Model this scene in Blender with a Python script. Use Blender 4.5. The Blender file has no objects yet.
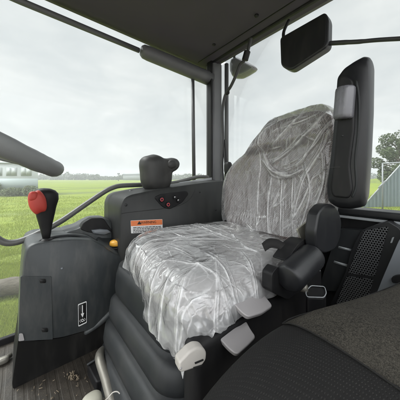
import bpy, bmesh, math, random
import numpy as np
from mathutils import Vector, Matrix, noise as mn

random.seed(7)
C = bpy.context.scene.collection
CZ = 2.07            # eye height above the meadow; cab coordinates below are relative to the eye
R = math.radians
F = 214.0            # focal length in pixels of the 400 px photograph
YAW = R(49.9)
fx, fy = math.cos(YAW), math.sin(YAW)      # viewing direction on the ground (x = rearwards, y = to the tractor's right)
HZ = 178.0

# ------------------------------------------------------------------ measuring helpers
def on(px, py, x=None, y=None, z=None, d=None):
    """point of the cab seen at a photo pixel, on a known plane (cab coordinates)"""
    lat = (px-200)/F
    up = -(py-HZ)/F
    v = Vector((fx+lat*fy, fy-lat*fx, up))
    if x is not None: k = x/v.x
    elif y is not None: k = y/v.y
    elif z is not None: k = z/v.z
    else: k = d
    return v*k

def lerp(a, b, t): return a+(b-a)*t
def sstep(a, b, x):
    t = max(0., min(1., (x-a)/(b-a))); return t*t*(3-2*t)

# ------------------------------------------------------------------ objects
ORIG = {}
def thing(name, label, cat, base=(0,0,0), group=None, kind=None):
    o = bpy.data.objects.new(name, None); C.objects.link(o)
    o.empty_display_size = .05
    b = Vector(base)+Vector((0,0,CZ))
    o.location = b; ORIG[o.name] = b
    o['label'] = label; o['category'] = cat
    if group: o['group'] = group
    if kind: o['kind'] = kind
    return o

class MB:
    def __init__(s): s.v = []; s.f = []
    def add(s, vs, fs):
        n = len(s.v); s.v += [Vector(v) for v in vs]; s.f += [tuple(i+n for i in f) for f in fs]; return s
    def box(s, c, size, rot=None):
        hx, hy, hz = size[0]/2, size[1]/2, size[2]/2
        vs = [Vector((a*hx, b*hy, e*hz)) for a in (-1,1) for b in (-1,1) for e in (-1,1)]
        if rot is not None: vs = [rot @ v for v in vs]
        c = Vector(c)
        return s.add([v+c for v in vs], [(0,1,3,2),(4,6,7,5),(0,4,5,1),(2,3,7,6),(0,2,6,4),(1,5,7,3)])
    def prism(s, poly, vec):
        n = len(poly); vec = Vector(vec)
        a = [Vector(p) for p in poly]; b = [p+vec for p in a]
        nrm = Vector((0,0,0))
        for i in range(n): nrm += (a[i]-a[0]).cross(a[(i+1) % n]-a[0])
        fs = [tuple(range(n)), tuple(range(2*n-1, n-1, -1))]
        fs += [(i, i+n, (i+1) % n+n, (i+1) % n) for i in range(n)]
        if nrm.dot(vec) > 0: fs = [tuple(reversed(f)) for f in fs]
        return s.add(a+b, fs)
    def tube(s, pts, r, n=12, cap=True):
        pts = [Vector(p) for p in pts]; m = len(pts)
        rs = r if isinstance(r, (list, tuple)) else [r]*m
        up = Vector((0,0,1)); rings = []; prev = None
        for i, p in enumerate(pts):
            t = (pts[min(i+1, m-1)]-pts[max(i-1, 0)]).normalized()
            if prev is None:
                a = t.cross(up)
                if a.length < .05: a = t.cross(Vector((1,0,0)))
            else:
                a = prev-t*prev.dot(t)
            a.normalize(); prev = a; b = t.cross(a)
            rings.append([p+(a*math.cos(2*math.pi*k/n)+b*math.sin(2*math.pi*k/n))*rs[i] for k in range(n)])
        vs = [v for ring in rings for v in ring]; fs = []
        for i in range(m-1):
            for k in range(n):
                k2 = (k+1) % n
                fs.append((i*n+k, i*n+k2, (i+1)*n+k2, (i+1)*n+k))
        if cap: fs += [tuple(range(n-1, -1, -1)), tuple((m-1)*n+k for k in range(n))]
        return s.add(vs, fs)
    def lathe(s, c, axis, prof, n=24):
        """prof: (distance along the axis, radius)"""
        ax = Vector(axis).normalized(); c = Vector(c)
        a = ax.cross(Vector((0,0,1)))
        if a.length < .05: a = Vector((1,0,0))
        a.normalize(); b = ax.cross(a)
        vs = []; fs = []
        for h, r in prof:
            vs += [c+ax*h+(a*math.cos(2*math.pi*k/n)+b*math.sin(2*math.pi*k/n))*max(r, 1e-4) for k in range(n)]
        for i in range(len(prof)-1):
            for k in range(n):
                k2 = (k+1) % n
                fs.append((i*n+k, i*n+k2, (i+1)*n+k2, (i+1)*n+k))
        fs += [tuple(range(n-1, -1, -1)), tuple((len(prof)-1)*n+k for k in range(n))]
        return s.add(vs, fs)
    def grid(s, nu, nv, fn):
        vs = [fn(i/(nu-1), j/(nv-1)) for i in range(nu) for j in range(nv)]
        fs = [(i*nv+j, (i+1)*nv+j, (i+1)*nv+j+1, i*nv+j+1) for i in range(nu-1) for j in range(nv-1)]
        return s.add(vs, fs)
    def soft(s, c, half, n=4.5, m=16, fn=None, skip=()):
        """rounded box: a cube pushed to a superellipsoid; fn bends it"""
        c = Vector(c); seen = {}; vs = []; fs = []
        def idx(p):
            k = (round(p[0], 5), round(p[1], 5), round(p[2], 5))
            if k not in seen:
                q = (abs(p[0])**n+abs(p[1])**n+abs(p[2])**n)**(-1/n)
                u = Vector((p[0]*q, p[1]*q, p[2]*q))
                w = Vector((u.x*half[0], u.y*half[1], u.z*half[2]))
                if fn: w = fn(w, u)
                seen[k] = len(vs); vs.append(c+w)
            return seen[k]
        g = [math.tan(lerp(-1, 1, i/m)*math.pi/4) for i in range(m+1)]
        for ax in range(3):
            for sg in (-1, 1):
                if (ax, sg) in skip: continue
                for i in range(m):
                    for j in range(m):
                        q = []
                        for (a, b) in ((i,j),(i+1,j),(i+1,j+1),(i,j+1)):
                            p = [0,0,0]; p[ax] = sg; p[(ax+1) % 3] = g[a]; p[(ax+2) % 3] = g[b]; q.append(idx(p))
                        fs.append(tuple(q) if sg > 0 else tuple(reversed(q)))
        return s.add(vs, fs)
    def build(s, name, mat, parent=None, bevel=0, seg=3, smooth=True, sub=0, label=None, ang=35, fixn=False):
        me = bpy.data.meshes.new(name)
        if parent is not None: org = ORIG[parent.name]
        else:
            lo = [min(v[i] for v in s.v) for i in range(3)]; hi = [max(v[i] for v in s.v) for i in range(3)]
            org = Vector(((lo[0]+hi[0])/2, (lo[1]+hi[1])/2, lo[2]+CZ))
        off = Vector((0,0,CZ))-org
        me.from_pydata([tuple(v+off) for v in s.v], [], s.f); me.update()
        if fixn:
            b = bmesh.new(); b.from_mesh(me); bmesh.ops.remove_doubles(b, verts=b.verts, dist=1e-5)
            bmesh.ops.recalc_face_normals(b, faces=b.faces); b.to_mesh(me); b.free()
        if smooth:
            for p in me.polygons: p.use_smooth = True
        o = bpy.data.objects.new(name, me); C.objects.link(o)
        if mat: me.materials.append(mat)
        if parent is not None: o.parent = parent
        else: o.location = org
        ORIG[o.name] = org
        if bevel:
            b = o.modifiers.new('bevel', 'BEVEL'); b.width = bevel; b.segments = seg; b.limit_method = 'ANGLE'; b.angle_limit = R(ang)
            b.harden_normals = False
            w = o.modifiers.new('wn', 'WEIGHTED_NORMAL'); w.keep_sharp = False
        if sub:
            q = o.modifiers.new('sub', 'SUBSURF'); q.levels = sub; q.render_levels = sub
        if label: o['label'] = label
        return o

def tag(o, label, cat, group=None, kind=None):
    o['label'] = label; o['category'] = cat
    if group: o['group'] = group
    if kind: o['kind'] = kind
    return o

def smooth_path(pts, k=6):
    pts = [Vector(p) for p in pts]; out = []
    for i in range(len(pts)-1):
        p0 = pts[max(i-1, 0)]; p1 = pts[i]; p2 = pts[i+1]; p3 = pts[min(i+2, len(pts)-1)]
        for j in range(k):
            t = j/k
            out.append(.5*((2*p1)+(-p0+p2)*t+(2*p0-5*p1+4*p2-p3)*t*t+(-p0+3*p1-3*p2+p3)*t*t*t))
    out.append(pts[-1]); return out

def round_poly(pts, r, k=4):
    """2D/3D polygon with its corners cut to arcs; r in the polygon's own units (scalar or per corner)"""
    pts = [Vector(p) for p in pts]; n = len(pts); out = []
    for i in range(n):
        a, p, b = pts[i-1], pts[i], pts[(i+1) % n]
        ri = r[i] if isinstance(r, (list, tuple)) else r
        d1 = (a-p); d2 = (b-p)
        q = min(ri, d1.length*.45, d2.length*.45)
        if q <= 0: out.append(p); continue
        s = p+d1.normalized()*q; e = p+d2.normalized()*q
        for j in range(k+1):
            t = j/k; out.append((1-t)**2*s+2*t*(1-t)*p+t*t*e)
    return out

def pix(poly, rad=0, **pl):
    """pixel outline -> rounded 3D outline on a plane of the cab"""
    p2 = round_poly([(p[0], p[1], 0) for p in poly], rad) if rad else [Vector((p[0], p[1], 0)) for p in poly]
    return [on(p.x, p.y, **pl) for p in p2]

def puff(poly, rad, x=None, y=None, depth=.06, inset=.3, n=9, power=2.4):
    """outline blown up into a cushion-like solid; its outline lies in the middle of its depth"""
    base = pix(poly, rad, x=x, y=y); k0 = len(base); cen = sum(base, Vector())/k0
    ax = Vector((1,0,0)) if x is not None else Vector((0,1,0))
    vs = []; fs = [tuple(range(k0))]
    for i in range(n):
        q = -1+2*i/(n-1); k = 1-inset*(1-max(0, 1-abs(q)**power)**(1/power))
        vs += [cen+(p-cen)*k+ax*(q*depth/2) for p in base]
    for i in range(n-1):
        for j in range(k0):
            j2 = (j+1) % k0; fs.append((i*k0+j, (i+1)*k0+j, (i+1)*k0+j2, i*k0+j2))
    fs.append(tuple((n-1)*k0+j for j in range(k0-1,-1,-1)))
    return MB().add(vs, fs)

# ------------------------------------------------------------------ materials
def new_mat(name):
    m = bpy.data.materials.new(name); m.use_nodes = True
    nt = m.node_tree; nt.nodes.clear()
    out = nt.nodes.new('ShaderNodeOutputMaterial')
    return m, nt, out
class N:
    """tiny node builder"""
    def __init__(s, nt): s.nt = nt
    def new(s, t, **kw):
        n = s.nt.nodes.new(t)
        for k, v in kw.items(): setattr(n, k, v)
        return n
    def link(s, a, b): s.nt.links.new(a, b)
    def coord(s, scale=(1,1,1), rot=(0,0,0), kind='Object'):
        t = s.new('ShaderNodeTexCoord'); m = s.new('ShaderNodeMapping')
        m.inputs['Scale'].default_value = scale; m.inputs['Rotation'].default_value = rot
        s.link(t.outputs[kind], m.inputs['Vector']); return m.outputs['Vector']
    def noise(s, vec, scale, detail=4, rough=.55, dist=0):
        n = s.new('ShaderNodeTexNoise'); n.inputs['Scale'].default_value = scale; n.inputs['Detail'].default_value = detail
        n.inputs['Roughness'].default_value = rough; n.inputs['Distortion'].default_value = dist
        s.link(vec, n.inputs['Vector']); return n.outputs['Fac']
    def ramp(s, fac, stops, interp='LINEAR'):
        r = s.new('ShaderNodeValToRGB'); r.color_ramp.interpolation = interp
        while len(r.color_ramp.elements) < len(stops): r.color_ramp.elements.new(.5)
        for e, (p, c) in zip(r.color_ramp.elements, stops):
            e.position = p; e.color = (c, c, c, 1) if isinstance(c, (int, float)) else (*c, 1)
        s.link(fac, r.inputs['Fac']); return r.outputs['Color']
    def math(s, op, a, b=None, c=None):
        n = s.new('ShaderNodeMath', operation=op)
        for i, v in enumerate((a, b, c)):
            if v is None: continue
            if isinstance(v, (int, float)): n.inputs[i].default_value = v
            else: s.link(v, n.inputs[i])
        return n.outputs[0]
    def mix(s, fac, a, b, mode='MIX'):
        n = s.new('ShaderNodeMix', data_type='RGBA', blend_type=mode)
        for sock, v in ((n.inputs[0], fac), (n.inputs[6], a), (n.inputs[7], b)):
            if isinstance(v, (int, float)): sock.default_value = v
            elif isinstance(v, tuple): sock.default_value = (*v, 1)
            else: s.link(v, sock)
        return n.outputs[2]
    def bump(s, h, strength, dist=.001, normal=None):
        n = s.new('ShaderNodeBump'); n.inputs['Strength'].default_value = strength; n.inputs['Distance'].default_value = dist
        s.link(h, n.inputs['Height'])
        if normal is not None: s.link(normal, n.inputs['Normal'])
        return n.outputs['Normal']
    def bsdf(s, color, rough, normal=None, metal=0, spec=.5, coat=0):
        b = s.new('ShaderNodeBsdfPrincipled')
        for k, v in (('Base Color', color), ('Roughness', rough), ('Metallic', metal), ('Specular IOR Level', spec), ('Coat Weight', coat)):
            if isinstance(v, tuple): b.inputs[k].default_value = (*v, 1)
            elif isinstance(v, (int, float)): b.inputs[k].default_value = v
            else: s.link(v, b.inputs[k])
        if normal is not None: s.link(normal, b.inputs['Normal'])
        return b.outputs[0]

def plastic(name, col, rough=.5, grain=1.0, spec=.45, var=.18, dust=.0):
    m, nt, out = new_mat(name); n = N(nt); v = n.coord()
    big = n.noise(v, 6, 5, .6); fine = n.noise(v, 420, 3, .6); smear = n.noise(n.coord((1,1,.25)), 22, 5, .65)
    c = n.mix(n.ramp(big, [(.3, 0), (.7, 1)]), tuple(x*(1-var) for x in col), tuple(x*(1+var) for x in col))
    if dust: c = n.mix(n.math('MULTIPLY', n.ramp(smear, [(.45, 0), (.8, 1)]), dust), c, (.32,.30,.27))
    r = n.math('ADD', rough-.12, n.math('MULTIPLY', n.math('ADD', smear, n.math('MULTIPLY', big, .4)), .18))
    nm = n.bump(fine, .30*grain, .0009)
    n.link(n.bsdf(c, r, nm, 0, spec), out.inputs[0]); return m

def flat(name, col, rough=.5, metal=0, spec=.5, bump=0, bs=60):
    m, nt, out = new_mat(name); n = N(nt); v = n.coord()
    f = n.noise(v, bs, 5, .6)
    c = n.mix(f, tuple(x*.82 for x in col), tuple(min(1, x*1.18) for x in col))
    nm = n.bump(f, bump, .002) if bump else None
    n.link(n.bsdf(c, n.math('ADD', rough-.08, n.math('MULTIPLY', f, .16)), nm, metal, spec), out.inputs[0]); return m

M = {}
M['console'] = plastic('moulded slate plastic', (.035,.040,.042), .46, 1.0, .45, .12, .16)
M['bellow']  = plastic('dark grey moulded seat base', (.016,.018,.0195), .50, .8, .34, .12, .05)
M['black']   = plastic('black moulded plastic', (.009,.009,.0098), .48, 1.0, .26, .15, .04)
M['arm']     = plastic('black soft touch plastic', (.0115,.012,.0135), .38, .7, .38, .12, .02)
M['stick']   = plastic('dark grey joystick plastic', (.030,.030,.029), .5, .8, .4, .12, .06)
M['skirt']   = plastic('black rubber skirt', (.007,.0068,.0065), .7, .6, .15, .12, .05)
M['wheel']   = plastic('grey steering rim plastic', (.20,.207,.205), .48, .8, .5, .08, .0)
M['rail']    = flat('dark painted steel tube', (.10,.10,.095), .38, 0, .5)
M['frame']   = plastic('grey painted cab frame', (.088,.089,.094), .45, .3, .5, .08, .05)
M['pillar']  = plastic('grey pillar trim', (.130,.133,.140), .42, .4, .5, .08, .05)
M['header']  = plastic('headliner edge trim', (.075,.070,.082), .5, .6, .4, .08, .05)
M['lever']   = plastic('pale grey lever plastic', (.33,.315,.315), .48, .6, .45, .05, .0)
M['latch']   = plastic('beige latch plastic', (.45,.425,.39), .45, .4, .45, .05, .08)
M['red']     = plastic('matte red button plastic', (.46,.05,.036), .5, .5, .45, .12, .0)
M['yellow']  = plastic('amber cap plastic', (.66,.33,.035), .4, .4, .5, .06, .0)
M['whitep']  = plastic('white plastic', (.36,.35,.29), .5, .4, .5, .06, .12)
M['ink']     = flat('black print', (.015,.015,.015), .6)
M['white']   = flat('white print', (.75,.75,.74), .55)
M['orange']  = flat('orange label print', (.72,.20,.07), .5)
M['silver']  = plastic('silver grey thumbwheel', (.135,.135,.150), .28, .5, .6, .1, .0)
M['steel']   = flat('worn galvanised steel', (.20,.19,.165), .45, .5, .5, .15, 90)
M['stripe']  = flat('grey reflective strip', (.34,.36,.37), .45)
M['greyp']   = plastic('pale grey panel plastic', (.17,.185,.20), .42, .5, .5, .06, .03)
M['lens']    = flat('smoky lamp lens', (.15,.145,.16), .25, 0, .6)
M['strap']   = flat('black webbing', (.016,.0155,.015), .8, 0, .2, .3, 500)
M['cable']   = flat('black cable sheath', (.03,.03,.032), .5)
M['ringred'] = flat('red ring print', (.55,.06,.08), .45)
M['galv']    = flat('galvanised pipe', (.15,.16,.165), .5, .1)

def headliner_mat():
    m, nt, out = new_mat('headliner felt'); n = N(nt); v = n.coord()
    f = n.noise(v, 420, 3); b = n.noise(v, 3, 4)
    c = n.mix(b, (.062,.056,.068), (.080,.072,.086))
    n.link(n.bsdf(c, .85, n.bump(f, .35, .001), 0, .2), out.inputs[0]); return m
M['headliner'] = headliner_mat()

def mat_floor():
    m, nt, out = new_mat('dirty rubber floor mat'); n = N(nt); v = n.coord()
    d = n.noise(v, 9, 7, .7); f = n.noise(v, 160, 3, .6); s = n.noise(n.coord((1,3,1)), 30, 5, .7)
    c = n.mix(n.ramp(d, [(.35, 0), (.68, 1)]), (.016,.0145,.012), (.050,.042,.033))
    c = n.mix(n.ramp(f, [(.60, 0), (.74, .7)]), c, (.10,.082,.058))
    c = n.mix(n.ramp(s, [(.55, 0), (.75, .5)]), c, (.065,.056,.046))
    w = n.new('ShaderNodeTexWave', wave_type='BANDS', bands_direction='X'); w.inputs['Scale'].default_value = 11; w.inputs['Distortion'].default_value = .3
    n.link(v, w.inputs['Vector'])
    h = n.math('ADD', n.math('MULTIPLY', n.ramp(w.outputs['Fac'], [(.1, 0), (.3, 1)]), .25), n.math('MULTIPLY', f, .3))
    n.link(n.bsdf(c, n.math('ADD', .42, n.math('MULTIPLY', d, .3)), n.bump(h, .6, .004), 0, .4), out.inputs[0]); return m
M['floor'] = mat_floor()

def mat_tweed(name, dark, light, scale=260, amount=.5):
    m, nt, out = new_mat(name); n = N(nt)
    v = n.coord((1,1,1)); a = n.noise(v, scale, 3, .7); b = n.noise(n.coord((1,1,2.5)), scale*.45, 3, .7); big = n.noise(v, 14, 5, .65)
    sp = n.ramp(n.math('ADD', n.math('MULTIPLY', a, .6), n.math('MULTIPLY', b, .4)), [(.42, 0), (.62, 1)])
    c = n.mix(n.math('MULTIPLY', sp, amount*1.6), dark, light)
    c = n.mix(n.math('MULTIPLY', n.ramp(big, [(.35, 0), (.7, 1)]), .18), c, tuple(x*1.2 for x in light))
    n.link(n.bsdf(c, .92, n.bump(a, .6, .002), 0, .15), out.inputs[0]); return m
M['tweed'] = mat_tweed('grey brown tweed cloth', (.015,.014,.012), (.082,.075,.061), 620, .5)

def mat_weave():
    # herringbone-like brown and cream seat cloth
    m, nt, out = new_mat('checked brown seat cloth'); n = N(nt)
    t = n.new('ShaderNodeTexCoord'); sx = n.new('ShaderNodeSeparateXYZ'); n.link(t.outputs['Object'], sx.inputs[0])
    u = n.math('MULTIPLY', n.math('ADD', sx.outputs[1], n.math('MULTIPLY', sx.outputs[0], .15)), 125)
    w = n.math('MULTIPLY', n.math('ADD', sx.outputs[2], n.math('MULTIPLY', sx.outputs[0], -1.0)), 112)
    su = n.math('SINE', n.math('MULTIPLY', u, 6.283)); sw = n.math('SINE', n.math('MULTIPLY', w, 6.283))
    ck = n.math('MULTIPLY', su, sw); d = n.math('SINE', n.math('MULTIPLY', n.math('ADD', u, w), 3.1416))
    p = n.math('ADD', n.math('MULTIPLY', ck, .85), n.math('MULTIPLY', d, .18))
    nz = n.noise(t.outputs['Object'], 90, 4)
    f = n.ramp(n.math('ADD', p, n.math('MULTIPLY', nz, .6)), [(.2, 0), (.62, 1)])
    c = n.mix(f, (.100,.080,.075), (.37,.31,.29))
    n.link(n.bsdf(c, .9, n.bump(p, .3, .001), 0, .15), out.inputs[0]); return m
M['weave'] = mat_weave()

def mat_dots():
    m, nt, out = new_mat('black dotted vinyl'); n = N(nt)
    t = n.new('ShaderNodeTexCoord'); sx = n.new('ShaderNodeSeparateXYZ'); n.link(t.outputs['Object'], sx.inputs[0])
    k = 290.0
    u = n.math('MULTIPLY', sx.outputs[1], k)
    w = n.math('MULTIPLY', n.math('SUBTRACT', sx.outputs[0], n.math('MULTIPLY', sx.outputs[2], 1.0)), k)
    row = n.math('FLOOR', w); odd = n.math('MULTIPLY', n.math('MODULO', row, 2), .5)
    fu = n.math('SUBTRACT', n.math('FRACT', n.math('ADD', u, odd)), .5); fw = n.math('SUBTRACT', n.math('FRACT', w), .5)
    r = n.math('SQRT', n.math('ADD', n.math('MULTIPLY', fu, fu), n.math('MULTIPLY', fw, fw)))
    dot = n.ramp(r, [(.12, 1), (.26, 0)])
    nz = n.noise(t.outputs['Object'], 40, 5, .65); fi = n.noise(t.outputs['Object'], 700, 3)
    c = n.mix(n.math('MULTIPLY', dot, n.ramp(nz, [(.35, .2), (.65, .9)])), (.0085,.0082,.008), (.024,.023,.021))
    h = n.math('ADD', n.math('MULTIPLY', dot, -1), n.math('MULTIPLY', fi, .5))
    n.link(n.bsdf(c, .7, n.bump(h, .5, .001), 0, .25), out.inputs[0]); return m
M['dots'] = mat_dots()

def mat_grille():
    m, nt, out = new_mat('perforated black plastic'); n = N(nt)
    t = n.new('ShaderNodeTexCoord'); sx = n.new('ShaderNodeSeparateXYZ'); n.link(t.outputs['Object'], sx.inputs[0])
    k = 112.0
    u = n.math('MULTIPLY', sx.outputs[1], k); w = n.math('MULTIPLY', sx.outputs[2], k)
    row = n.math('FLOOR', w); odd = n.math('MULTIPLY', n.math('MODULO', n.math('ABSOLUTE', row), 2), .5)
    fu = n.math('SUBTRACT', n.math('FRACT', n.math('ADD', u, odd)), .5); fw = n.math('SUBTRACT', n.math('FRACT', w), .5)
    r = n.math('SQRT', n.math('ADD', n.math('MULTIPLY', fu, fu), n.math('MULTIPLY', fw, fw)))
    hole = n.ramp(r, [(.29, 1), (.37, 0)])
    c = n.mix(hole, (.075,.077,.080), (.002,.002,.002))
    n.link(n.bsdf(c, n.math('ADD', .42, n.math('MULTIPLY', hole, .5)), n.bump(n.math('SUBTRACT', 1, hole), .9, .003), 0, n.math('SUBTRACT', .5, n.math('MULTIPLY', hole, .5))), out.inputs[0]); return m
M['grille'] = mat_grille()

def mat_film(name, base, lines, aniso=(1,1,1), extra=.2, shine=1.2, crumple=.5, cells=.42):
    """clear creased polythene: sheer where it lies flat, milky where it is folded over itself"""
    m, nt, out = new_mat(name); n = N(nt)
    t = n.new('ShaderNodeTexCoord'); vec = t.outputs['Object']
    def vor(sc_, rot, feat):
        cv = n.coord(aniso, rot)
        dn = n.new('ShaderNodeTexNoise'); dn.inputs['Scale'].default_value = sc_*.5; dn.inputs['Detail'].default_value = 2; n.link(cv, dn.inputs['Vector'])
        ad = n.new('ShaderNodeVectorMath', operation='MULTIPLY_ADD'); n.link(dn.outputs['Color'], ad.inputs[0]); ad.inputs[1].default_value = (.9/sc_,)*3; n.link(cv, ad.inputs[2])
        v_ = n.new('ShaderNodeTexVoronoi', feature=feat); v_.inputs['Scale'].default_value = sc_; n.link(ad.outputs[0], v_.inputs['Vector']); return v_.outputs['Distance']
    at = n.new('ShaderNodeAttribute'); at.attribute_name = 'fold'; fold = at.outputs['Fac']
    g1 = n.ramp(n.noise(vec, 9, 3, .6), [(.42, 0), (.60, 1)]); g2 = n.ramp(n.noise(n.coord((1,1,1), (.5,.3,.2)), 13, 3, .6), [(.45, 0), (.62, 1)])
    e1 = n.math('MULTIPLY', n.ramp(vor(9, (0,0,R(25)), 'DISTANCE_TO_EDGE'), [(0, 1), (.018, .35), (.05, 0)]), g1)
    e2 = n.math('MULTIPLY', n.ramp(vor(21, (R(20),R(10),R(-35)), 'DISTANCE_TO_EDGE'), [(0, 1), (.05, 0)]), g2)
    e3 = n.math('MULTIPLY', n.ramp(vor(44, (R(50),R(10),R(70)), 'DISTANCE_TO_EDGE'), [(0, .8), (.07, 0)]), g1)
    v1 = vor(8, (0,0,R(25)), 'F1'); v2 = vor(19, (R(20),R(10),R(-35)), 'F1'); v3 = vor(42, (R(50),R(10),R(70)), 'F1')
    patch = n.ramp(n.noise(n.coord(aniso), 5.5, 5, .65), [(.30, 0), (.70, 1)])
    fz = n.noise(vec, 22, 4, .6)
    ln = n.math('ADD', n.math('MULTIPLY', n.math('ADD', e1, n.math('ADD', e2, e3)), cells), n.math('MULTIPLY', fold, n.ramp(fz, [(.34, .30), (.60, 1.15)])))
    hsum = n.math('ADD', n.math('MULTIPLY', v1, 1.5), n.math('ADD', n.math('MULTIPLY', v2, .8), n.math('ADD', n.math('MULTIPLY', v3, .42), n.math('MULTIPLY', ln, .25))))
    dens = n.math('ADD', base, n.math('ADD', n.math('MULTIPLY', ln, lines), n.math('MULTIPLY', patch, extra)))
    dens = n.math('MINIMUM', dens, .95)
    nm = n.bump(hsum, crumple, .010)
    tr = n.new('ShaderNodeBsdfTransparent'); tr.inputs[0].default_value = (.96,.965,.965,1)
    df = n.new('ShaderNodeBsdfDiffuse'); df.inputs[0].default_value = (.92,.92,.92,1); n.link(nm, df.inputs['Normal'])
    tl = n.new('ShaderNodeBsdfTranslucent'); tl.inputs[0].default_value = (.92,.92,.92,1); n.link(nm, tl.inputs['Normal'])
    mx = n.new('ShaderNodeMixShader'); mx.inputs[0].default_value = .35; n.link(df.outputs[0], mx.inputs[1]); n.link(tl.outputs[0], mx.inputs[2])
    m2 = n.new('ShaderNodeMixShader'); n.link(dens, m2.inputs[0]); n.link(tr.outputs[0], m2.inputs[1]); n.link(mx.outputs[0], m2.inputs[2])
    gl = n.new('ShaderNodeBsdfGlossy'); gl.inputs['Roughness'].default_value = .13; gl.inputs[0].default_value = (.95,.95,.95,1); n.link(nm, gl.inputs['Normal'])
    fr = n.new('ShaderNodeFresnel'); fr.inputs['IOR'].default_value = 1.55; n.link(nm, fr.inputs['Normal'])
    gf = n.math('MINIMUM', n.math('MULTIPLY', fr.outputs[0], shine), .9)
    m3 = n.new('ShaderNodeMixShader'); n.link(gf, m3.inputs[0]); n.link(m2.outputs[0], m3.inputs[1]); n.link(gl.outputs[0], m3.inputs[2])
    n.link(m3.outputs[0], out.inputs[0]); return m

def mat_glass():
    m, nt, out = new_mat('dusty window glass'); n = N(nt); v = n.coord()
    tr = n.new('ShaderNodeBsdfTransparent'); tr.inputs[0].default_value = (.95,.965,.955,1)
    gl = n.new('ShaderNodeBsdfGlossy'); gl.inputs['Roughness'].default_value = .02
    fr = n.new('ShaderNodeFresnel'); fr.inputs['IOR'].default_value = 1.45
    df = n.new('ShaderNodeBsdfDiffuse'); df.inputs[0].default_value = (.7,.7,.68,1)
    tl = n.new('ShaderNodeBsdfTranslucent'); tl.inputs[0].default_value = (.7,.7,.68,1)
    md = n.new('ShaderNodeMixShader'); md.inputs[0].default_value = .6; n.link(df.outputs[0], md.inputs[1]); n.link(tl.outputs[0], md.inputs[2])
    dust = n.math('ADD', .03, n.math('MULTIPLY', n.noise(v, 3, 5, .6), .03))
    m1 = n.new('ShaderNodeMixShader'); n.link(dust, m1.inputs[0]); n.link(tr.outputs[0], m1.inputs[1]); n.link(md.outputs[0], m1.inputs[2])
    m2 = n.new('ShaderNodeMixShader'); n.link(n.math('MULTIPLY', fr.outputs[0], .22), m2.inputs[0]); n.link(m1.outputs[0], m2.inputs[1]); n.link(gl.outputs[0], m2.inputs[2])
    n.link(m2.outputs[0], out.inputs[0]); return m
M['glass'] = mat_glass()

def mat_grass():
    m, nt, out = new_mat('meadow ground'); n = N(nt)
    v = n.coord(); a = n.noise(v, .5, 6, .65); b = n.noise(n.coord((.25,1,1), (0,0,R(-40))), .35, 5, .6); f = n.noise(v, 9, 5, .75)
    far = n.noise(n.coord((.02,.16,1), (0,0,R(-40))), 1.0, 4, .6)
    c = n.mix(n.ramp(a, [(.3, 0), (.7, 1)]), (.122,.160,.026), (.165,.198,.036))
    c = n.mix(n.ramp(b, [(.45, 0), (.7, .6)]), c, (.185,.205,.045))
    c = n.mix(n.ramp(f, [(.35, .55), (.6, 0)]), c, (.085,.118,.022))
    c = n.mix(n.ramp(far, [(.46, 0), (.62, .85)]), c, (.085,.105,.042))
    n.link(n.bsdf(c, .95, n.bump(f, .8, .05), 0, .1), out.inputs[0]); return m
M['ground'] = mat_grass()

def leaf_mat(name, c1, c2, rough=.6, tl=.35):
    m, nt, out = new_mat(name); n = N(nt)
    oi = n.new('ShaderNodeNewGeometry')
    c = n.mix(oi.outputs['Random Per Island'], c1, c2)
    b = n.new('ShaderNodeBsdfDiffuse'); n.link(c, b.inputs[0])
    t = n.new('ShaderNodeBsdfTranslucent'); n.link(c, t.inputs[0])
    mx = n.new('ShaderNodeMixShader'); mx.inputs[0].default_value = tl; n.link(b.outputs[0], mx.inputs[1]); n.link(t.outputs[0], mx.inputs[2])
    n.link(mx.outputs[0], out.inputs[0]); return m
M['blade'] = leaf_mat('grass blades', (.14,.185,.026), (.235,.275,.055), tl=.4)
M['leaf'] = leaf_mat('tree leaves', (.065,.09,.050), (.12,.145,.085))
M['shrub'] = leaf_mat('shrub leaves', (.13,.155,.10), (.18,.205,.145))
M['farleaf'] = leaf_mat('far tree leaves', (.06,.08,.05), (.11,.13,.09))
M['bark'] = flat('grey bark', (.16,.14,.12), .9, 0, .2, .5, 20)

def mat_log():
    m, nt, out = new_mat('weathered timber'); n = N(nt)
    g = n.noise(n.coord((.6,14,14)), 3, 6, .7); b = n.noise(n.coord(), 2.5, 5)
    c = n.mix(n.ramp(g, [(.3, 0), (.7, 1)]), (.045,.039,.032), (.105,.093,.078))
    c = n.mix(n.ramp(b, [(.5, 0), (.75, .5)]), c, (.07,.054,.038))
    n.link(n.bsdf(c, .9, n.bump(g, .7, .02), 0, .2), out.inputs[0]); return m
M['log'] = mat_log()
M['siding'] = flat('pale painted siding', (.40,.42,.42), .7, 0, .3)
M['siding2'] = flat('pale blue wall panel', (.36,.405,.41), .6, 0, .3)
M['hroof'] = flat('grey sheet roof', (.30,.32,.32), .6)
M['pane'] = flat('dim window glass', (.34,.36,.365), .4, 0, .6)
M['farwall'] = flat('grey far wall', (.22,.235,.235), .8, 0, .1)
M['trim'] = flat('white metal trim', (.20,.21,.215), .5)
def mat_corr():
    m, nt, out = new_mat('weathered green grey sheet metal'); n = N(nt)
    v = n.coord(); a = n.noise(n.coord((4,4,.4)), 2, 5, .6)
    c = n.mix(a, (.085,.115,.118), (.14,.175,.178))
    n.link(n.bsdf(c, .5, None, .15, .5), out.inputs[0]); return m
M['corr'] = mat_corr()

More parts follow.
